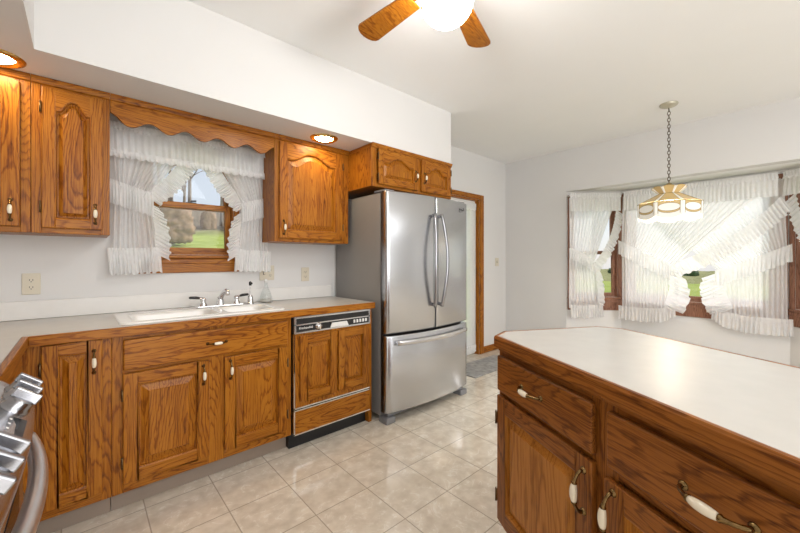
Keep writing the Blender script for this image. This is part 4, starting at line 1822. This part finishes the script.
# --- sink window pair
FS = fm((0, D), (1, D), 0.060)
FS2 = fm((0, D), (1, D), 0.105)
for side in (0, 1):
    lab = ('ruffled sheer white tieback curtain, left half of the sink window', 'ruffled sheer white tieback curtain, right half of the sink window')[side]
    mir = (lambda x: x) if side == 0 else (lambda x: 1.196 - x)
    org = (mir(0.25), D - 0.06, 1.15)
    t = thing('curtain', lab, 'curtain', org, 0, 'sink window curtains')
    sd_ = 1.3 * side
    off = 0.0
    # body above the tie
    c = Cloth(FS, org)
    c.sheet(lambda u: (mir(0.125 + 0.415 * u), 1.985), lambda u: (mir(0.150 + 0.165 * u), 1.690 - 0.075 * u), 11, 0.018, 0.030, 16, 8, sd_, 0.85, (0.004 + off, 0.012))
    # body below the tie
    c.sheet(lambda u: (mir(0.150 + 0.165 * u), 1.690 - 0.075 * u), lambda u: (mir(0.128 + 0.245 * u), 1.215), 9, 0.030, 0.022, 14, 8, sd_ + 2, 0.7, (0.012, 0.006))
    c.build('panel', SHEER, t)
    # inner edge ruffle above the tie
    c = Cloth(FS, org)
    path = [(mir(p[0]), p[1]) for p in bez((0.505, 1.90), (0.415, 1.73), (0.300, 1.635))]
    sgn = 1 if side == 0 else -1
    c.ruffle(path, lambda u: (sgn * 0.80, -0.60), 0.085, 17, 0.013, 0.020, sd_)
    c.build('edge_ruffle', RUFF, t)
    # tie band ruffle
    c = Cloth(FS, org)
    path = [(mir(p[0]), p[1]) for p in bez((0.118, 1.700), (0.22, 1.668), (0.335, 1.632))]
    c.ruffle(path, lambda u: (0.0, -1.0), 0.125, 14, 0.015, 0.036, sd_ + 1)
    c.build('tieback', RUFF, t)
    # middle tier and inner fall
    c = Cloth(FS, org)
    path = [(mir(p[0]), p[1]) for p in bez((0.300, 1.600), (0.375, 1.50), (0.355, 1.27))]
    c.ruffle(path, lambda u: (sgn * 0.86, -0.5), 0.075, 13, 0.014, 0.026, sd_ + 4)
    c.build('edge_ruffle', RUFF, t)
    c = Cloth(FS, org)
    path = [(mir(p[0]), p[1]) for p in bez((0.112, 1.290), (0.22, 1.285), (0.372, 1.300))]
    c.ruffle(path, lambda u: (sgn * (0.16 if side else 0.0) * (-1 if side else 1) * 0 + sgn * 0.06, -1.0), 0.140, 15, 0.016, 0.024, sd_ + 5)
    c.build('hem_ruffle', RUFF, t)
    if side == 1:
        pass
org = (0.60, D - 0.105, 1.85)
t = thing('curtain_valance', 'ruffled white valance under the scalloped board above the sink window', 'curtain', org)
c = Cloth(FS2, org)
c.sheet(lambda u: (0.118 + 0.985 * u, 2.04), lambda u: (0.118 + 0.985 * u, 1.862), 30, 0.010, 0.026, 8, 6, 0.4, 1.0, (0, 0.004))
c.build('valance_panel', RUFF, t)
c = Cloth(FS2, org)
c.ruffle([(0.116, 1.872), (0.6, 1.872), (1.105, 1.872)], (0, -1), 0.030, 40, 0.010, 0.020, 0.9, head=0.012, nv=3)
c.build('hem_ruffle', RUFF, t)
c = Cloth(FS2, org)
c.ruffle([(0.118, 2.018), (0.6, 2.018), (1.102, 2.018)], (0, -1), 0.016, 44, 0.010, 0.022, 0.3, head=0.028, nv=3)
c.build('heading_ruffle', RUFF, t)
b = MB(org)
b.tube([(0.115, D - 0.098, 2.018), (1.105, D - 0.098, 2.018)], 0.006, 8)
for xx in (0.116, 1.104):
    b.tube([(xx, D - 0.098, 2.018), (xx, D - 0.001, 2.018)], 0.005, 8)
b.build('rod', WHITEP, t)

# --- bay: left angled panel
f0 = fm(BAY[0], BAY[1], 0.065)
f0b = fm(BAY[0], BAY[1], 0.115)
f1 = fm(BAY[1], BAY[2], 0.060)
f1b = fm(BAY[1], BAY[2], 0.155)
f1c = fm(BAY[1], BAY[2], 0.112)
f2 = fm(BAY[2], BAY[3], 0.065)
f2b = fm(BAY[2], BAY[3], 0.115)


def P3(fr, x, z):
    p = fr[0] + fr[1] * x
    return (p.x, p.y, z)


org = P3(f0, 0.2, 0.55)
t = thing('curtain', 'ruffled sheer white curtain tied to the left in the narrow left bay window', 'curtain', org, 0, 'bay window curtains')
c = Cloth(f0, org)
c.sheet(lambda u: (0.004 + 0.585 * u, 2.0), lambda u: (0.004 + 0.296 * u, 1.385 - 0.20 * u), 12, 0.016, 0.034, 16, 8, 0.5, 0.85, (0.0, 0.006))
c.sheet(lambda u: (0.004 + 0.296 * u, 1.385 - 0.20 * u), lambda u: (0.004 + 0.371 * u, 0.645), 10, 0.034, 0.028, 14, 8, 1.5, 0.7, (0.006, 0.004))
c.build('panel', SHEER, t)
c = Cloth(f0, org)
c.ruffle(bez((0.570, 1.84), (0.52, 1.42), (0.305, 1.185)), lambda u: (0.75, -0.66), 0.085, 17, 0.014, 0.020, 0.2)
c.build('edge_ruffle', RUFF, t)
c = Cloth(f0, org)
c.ruffle(bez((0.005, 1.375), (0.16, 1.33), (0.320, 1.175)), (0.0, -1.0), 0.125, 13, 0.017, 0.036, 1.2)
c.build('tieback', RUFF, t)
c = Cloth(f0, org)
c.ruffle(bez((0.300, 1.16), (0.375, 0.95), (0.350, 0.70)), lambda u: (0.92, -0.35), 0.065, 7, 0.014, 0.024, 2.2)
c.build('edge_ruffle', RUFF, t)
c = Cloth(f0, org)
c.ruffle([(0.018, 0.665), (0.2, 0.660), (0.400, 0.680)], (0.03, -1.0), 0.135, 13, 0.019, 0.022, 3.2)
c.build('hem_ruffle', RUFF, t)


def bay_valance(fr, fr_wall, x0, x1, n, label, z1=2.045):
    org = P3(fr, (x0 + x1) / 2, 1.85)
    t = thing('curtain_valance', label, 'curtain', org, 0, 'bay window valances')
    c = Cloth(fr, org)
    c.sheet(lambda u: (x0 + (x1 - x0) * u, z1 - 0.03), lambda u: (x0 + (x1 - x0) * u, z1 - 0.215), n, 0.008, 0.026, 7, 6, x0 + 0.4, 1.0, (0, 0.004))
    c.build('valance_panel', RUFF, t)
    c = Cloth(fr, org)
    c.ruffle([(x0, z1 - 0.030), (x1, z1 - 0.030)], (0, -1), 0.026, int(n * 1.4), 0.013, 0.020, 0.3, head=0.036, nv=3)
    c.build('heading_ruffle', RUFF, t)
    b = MB(org)
    p0, p1 = P3(fr, x0 + 0.004, z1 - 0.022), P3(fr, x1 - 0.004, z1 - 0.022)
    b.tube([p0, p1], 0.006, 8)
    for xx in (x0 + 0.004, x1 - 0.004):
        b.tube([P3(fr, xx, z1 - 0.022), P3(fr_wall, xx, z1 - 0.022)], 0.005, 8)
    b.build('rod', WHITEP, t)


w0 = fm(BAY[0], BAY[1], 0.001)
w1 = fm(BAY[1], BAY[2], 0.001)
w2 = fm(BAY[2], BAY[3], 0.001)
bay_valance(f0b, w0, 0.0, 0.592, 16, 'gathered white valance over the narrow left bay window')
bay_valance(f1b, w1, 0.075, 1.335, 36, 'long gathered white valance over the wide middle bay window behind the pendant lamp')
bay_valance(f2b, w2, 0.068, 0.655, 16, 'gathered white valance over the right bay window at the photo edge')

# --- bay centre, crossing pair. x runs from the left corner (0) to the right corner (1.41)
org = P3(f1, 0.3, 0.55)
t = thing('curtain', 'front sheer panel of the middle bay window sweeping across and tied at left', 'curtain', org, 0, 'bay window curtains')
c = Cloth(f1c, org, True)
c.sheet(lambda u: (0.055 + 1.205 * u, 2.0), lambda u: (0.045 + 0.485 * u, 1.440 - 0.300 * u), 24, 0.016, 0.032, 20, 8, 0.9, 0.95, (0.004, 0.012))
c.sheet(lambda u: (0.045 + 0.475 * u, 1.440 - 0.300 * u), lambda u: (0.045 + 0.435 * u, 0.650), 14, 0.032, 0.026, 14, 8, 1.9, 0.8, (0.012, 0.006))
c.build('panel', SHEER, t)
c = Cloth(f1c, org, True)
c.ruffle(bez((1.265, 1.815), (0.98, 1.37), (0.515, 1.165)), lambda u: (0.42, -0.90), 0.130, 32, 0.018, 0.030, 0.7)
c.build('edge_ruffle', RUFF, t)
c = Cloth(f1c, org, True)
c.ruffle(bez((0.012, 1.460), (0.25, 1.32), (0.535, 1.160)), (0.0, -1.0), 0.150, 18, 0.020, 0.044, 2.7)
c.build('tieback', RUFF, t)
c = Cloth(f1c, org, True)
c.ruffle(bez((0.500, 1.155), (0.66, 0.93), (0.530, 0.69)), lambda u: (0.90, -0.40), 0.100, 9, 0.022, 0.026, 1.1)
c.build('edge_ruffle', RUFF, t)
c = Cloth(f1c, org, True)
c.ruffle(bez((0.500, 1.120), (0.56, 0.93), (0.470, 0.72)), lambda u: (0.85, -0.5), 0.090, 8, 0.020, 0.030, 2.1)
c.build('edge_ruffle', RUFF, t)
c = Cloth(f1c, org, True)
c.ruffle([(0.010, 0.672), (0.25, 0.660), (0.45, 0.680), (0.560, 0.760)], (0.03, -1.0), 0.140, 17, 0.022, 0.026, 0.4)
c.build('hem_ruffle', RUFF, t)

org = P3(f1, 1.0, 0.55)
t = thing('curtain', 'rear sheer panel of the middle bay window crossing behind and tied at right', 'curtain', org, 0, 'bay window curtains')
c = Cloth(f1, org, True)
c.sheet(lambda u: (1.275 - 1.225 * u, 2.0), lambda u: (1.290 - 0.405 * u, 1.375 - 0.265 * u), 22, 0.014, 0.020, 18, 8, 2.9, 0.95, (0.0, 0.004))
c.sheet(lambda u: (1.290 - 0.405 * u, 1.375 - 0.265 * u), lambda u: (1.295 - 0.400 * u, 0.640), 14, 0.024, 0.026, 14, 8, 0.2, 0.8, (0.010, 0.006))
c.build('panel', SHEER, t)
c = Cloth(f1, org, True)
c.ruffle(bez((0.860, 1.10), (0.80, 0.95), (0.900, 0.72)), lambda u: (-0.85, -0.45), 0.110, 9, 0.022, 0.030, 1.4)
c.build('edge_ruffle', RUFF, t)
c = Cloth(f1, org, True)
c.ruffle(bez((1.320, 1.370), (1.12, 1.25), (0.850, 1.110)), (0.0, -1.0), 0.145, 18, 0.020, 0.040, 0.6)
c.build('tieback', RUFF, t)
c = Cloth(f1, org, True)
c.ruffle(bez((0.880, 1.06), (0.88, 0.95), (0.960, 0.74)), lambda u: (-0.80, -0.5), 0.090, 8, 0.020, 0.036, 2.6)
c.build('edge_ruffle', RUFF, t)
c = Cloth(f1, org, True)
c.ruffle([(0.830, 0.770), (0.90, 0.700), (1.05, 0.660), (1.325, 0.668)], (-0.02, -1.0), 0.145, 17, 0.022, 0.026, 1.4)
c.build('hem_ruffle', RUFF, t)

org = P3(f2, 0.4, 0.55)
t = thing('curtain', 'ruffled sheer white curtain of the right bay window, cut by the photo edge', 'curtain', org, 0, 'bay window curtains')
c = Cloth(f2, org)
c.sheet(lambda u: (0.650 - 0.55 * u, 2.0), lambda u: (0.652 - 0.23 * u, 1.385 - 0.20 * u), 12, 0.016, 0.034, 16, 8, 0.5, 0.85, (0.0, 0.006))
c.sheet(lambda u: (0.652 - 0.23 * u, 1.385 - 0.20 * u), lambda u: (0.640 - 0.27 * u, 0.645), 10, 0.034, 0.028, 14, 8, 1.5, 0.7, (0.006, 0.004))
c.build('panel', SHEER, t)
c = Cloth(f2, org)
c.ruffle(bez((0.115, 1.84), (0.18, 1.42), (0.420, 1.185)), lambda u: (-0.75, -0.66), 0.085, 17, 0.014, 0.020, 0.2)
c.build('edge_ruffle', RUFF, t)
c = Cloth(f2, org)
c.ruffle(bez((0.655, 1.375), (0.54, 1.33), (0.400, 1.175)), (0.0, -1.0), 0.125, 13, 0.017, 0.036, 1.2)
c.build('tieback', RUFF, t)
c = Cloth(f2, org)
c.ruffle([(0.650, 0.665), (0.5, 0.660), (0.35, 0.680)], (-0.03, -1.0), 0.135, 13, 0.019, 0.022, 3.2)
c.build('hem_ruffle', RUFF, t)

# --- patio door sheer
fd = fm((DOORH[0], D), (DOORH[1], D), -0.030)
org = P3(fd, 0.45, 0.03)
t = thing('curtain', 'full-length white sheer curtain hanging over the patio door glass beside the refrigerator', 'curtain', org)
c = Cloth(fd, org)
c.sheet(lambda u: (0.05 + 0.855 * u, 1.950), lambda u: (0.05 + 0.855 * u, 0.10), 26, 0.010, 0.012, 10, 8, 0.4)
c.build('panel', DOORSH, t)
c = Cloth(fd, org)
c.ruffle([(0.05, 1.945), (0.905, 1.945)], (0, -1), 0.06, 26, 0.008, 0.010, 0.3, head=0.03, nv=3)
c.build('heading_ruffle', RUFF, t)
c = Cloth(fd, org)
c.ruffle([(0.05, 0.110), (0.905, 0.110)], (0, -1), 0.07, 24, 0.010, 0.008, 0.3, head=0.02, nv=3)
c.build('hem_ruffle', RUFF, t)
b = MB(org)
b.tube([P3(fd, 0.045, 1.955), P3(fd, 0.91, 1.955)], 0.006, 8)
b.build('rod', WHITEP, t)


# ------------------------------------------------------------------ outdoors
def ground_z(x, y):
    r = math.atan2(y, max(0.01, x)) if x > 0 else PI / 2
    k = max(0.0, min(1.0, (r - math.radians(48)) / math.radians(20)))
    k = k * k * (3 - 2 * k)
    pts = [(3.0, 0.55), (8, 1.32), (12.3, 1.66), (19, 2.45), (24, 4.1), (32, 5.4), (60, 6.0)]
    g = 0.0
    if y <= 3.0:
        g = 0.55
    else:
        for a, c in zip(pts, pts[1:]):
            if a[0] <= y <= c[0]:
                f = (y - a[0]) / (c[0] - a[0])
                g = a[1] * (1 - f) + c[1] * f
                break
        else:
            g = pts[-1][1]
    flat = -0.35 + 0.004 * max(0, x - 10)
    return flat * (1 - k) + g * k


b = MB()
rows = []
woods = []
xs = [-14 + 1.0 * i for i in range(75)]
ys = [-26 + 1.0 * j for j in range(66)]


def inside_house(x, y):
    return -1.2 < x < 5.2 and -3.5 < y < 3.0


for y in ys:
    row = []
    for x in xs:
        z = ground_z(x, y) if not inside_house(x, y) else -0.5
        z = min(z, -0.2) if (y < 3.6 and x < 6.0) else z
        wd = 0.0
        a = math.degrees(math.atan2(y, x)) if x > 0 else 90
        if a > 50 and y > 18.5:
            wd = min(1.0, (y - 18.5) / 1.5)
        if a <= 50 and math.hypot(x, y) > 30:
            wd = 0.6
        z += (0.25 * wd + 0.02) * mnoise.noise(Vector((x * 0.7, y * 0.7, 0)))
        row.append((x, y, z))
        woods.append(wd)
    rows.append(row)
b.grid(rows, 0, True)
lawn = b.build('lawn', LAWN, recalc=False)
struct(lawn)
at = lawn.data.attributes.new('woods', 'FLOAT', 'POINT')
at.data.foreach_set('value', woods)


def tree(x, y, h, seed, label, group):
    rnd = random.Random(seed)
    z0 = ground_z(x, y) - 0.1
    t = thing('bare_tree', label, 'tree', (x, y, z0), 0, group)
    tr = MB()
    lean = Vector((rnd.uniform(-0.05, 0.05), rnd.uniform(-0.05, 0.05), 1))
    n = 9
    path, rad = [], []
    r0 = 0.011 * h + 0.02
    for k in range(n + 1):
        u = k / n
        path.append(Vector((lean.x * h * u + 0.06 * math.sin(3 * u + seed), lean.y * h * u + 0.06 * math.cos(4 * u + seed), h * u)))
        rad.append(r0 * (1 - 0.9 * u))
    tr.tube(path, rad, 7)
    tr.build('trunk', BARK, t)
    br = MB()

    def branch(p, d, l, r, depth):
        pts = [p]
        q = p.copy()
        dd = d.copy()
        for k in range(3):
            dd = (dd + Vector((rnd.uniform(-.25, .25), rnd.uniform(-.25, .25), rnd.uniform(-.05, .25)))).normalized()
            q = q + dd * l / 3
            pts.append(q.copy())
        br.tube(pts, [r, r * 0.75, r * 0.5, r * 0.25], 4, 0, False)
        if depth > 0:
            for k in range(3):
                s = pts[rnd.randint(1, 3)]
                nd = (dd + Vector((rnd.uniform(-1, 1), rnd.uniform(-1, 1), rnd.uniform(-.2, .8)))).normalized()
                branch(s, nd, l * 0.6, r * 0.5, depth - 1)
    for k in range(13):
        u = rnd.uniform(0.22, 0.95)
        i = int(u * n)
        a = rnd.uniform(0, 2 * PI)
        d = Vector((math.cos(a), math.sin(a), rnd.uniform(0.3, 1.0))).normalized()
        branch(path[i], d, h * 0.15 * (1.15 - u), rad[i] * 0.55, 2)
    br.build('branches', BARK, t)


def bush(x, y, r, h, seed, label, mat, name='shrub', zoff=0.0, group=None):
    z0 = ground_z(x, y) + zoff
    b = MB((x, y, z0))
    nu, nv = 44, 28
    rows = []
    for j in range(nv + 1):
        a = PI * j / nv
        row = []
        for i in range(nu):
            ph = 2 * PI * i / nu
            d = Vector((math.sin(a) * math.cos(ph), math.sin(a) * math.sin(ph), math.cos(a)))
            k = (0.82 / max(abs(d.x), abs(d.y), abs(d.z), 0.72)) * (1 + 0.10 * mnoise.noise(d * 3.1 + Vector((seed, 0, 0))) + 0.16 * mnoise.noise(d * 11 + Vector((0, seed, 0))))
            row.append((x + d.x * r * k, y + d.y * r * k, z0 + h * 0.5 + d.z * h * 0.5 * k))
        rows.append(row)
    b.grid(rows, 0, True, False, True)
    o = b.build(name, mat)
    tag(o, label, 'shrub' if name == 'shrub' else 'tree', group)
    return o


bush(1.90, 12.3, 0.66, 1.22, 3, 'tawny rounded shrub on the lawn outside the sink window', BUSHM)
rnd = random.Random(5)
spots = []
while len(spots) < 15:
    yy = rnd.uniform(20.5, 33)
    xx = yy * rnd.uniform(0.12, 0.44)
    if all(math.hypot(xx - q[0], yy - q[1]) > 1.9 for q in spots):
        spots.append((xx, yy))
for k, (xx, yy) in enumerate(spots):
    tree(xx, yy, rnd.uniform(5.5, 9.5), 20 + k, 'bare tree on the wooded bank seen through the sink window', 'bare trees on the bank')
for k in range(8):
    xx = 44 + rnd.uniform(-1, 1)
    yy = -6 + k * 3.2 + rnd.uniform(-.3, .3)
    bush(xx, yy, rnd.uniform(0.9, 1.15), rnd.uniform(0.9, 1.4), k, 'distant green shrub at the far edge of the lawn beyond the bay window', EVERG, 'shrub', -0.3, 'shrubs at the edge of the lawn')
for k in range(6):
    yy = 19.9 + rnd.uniform(-0.15, 0.15)
    xx = yy * (0.12 + 0.060 * k)
    bush(xx, yy, rnd.uniform(0.36, 0.42), rnd.uniform(0.9, 1.4), 50 + k, 'dry brown brush on the wooded bank seen through the sink window', BUSHM, 'shrub', -0.15, 'dry brush on the bank')
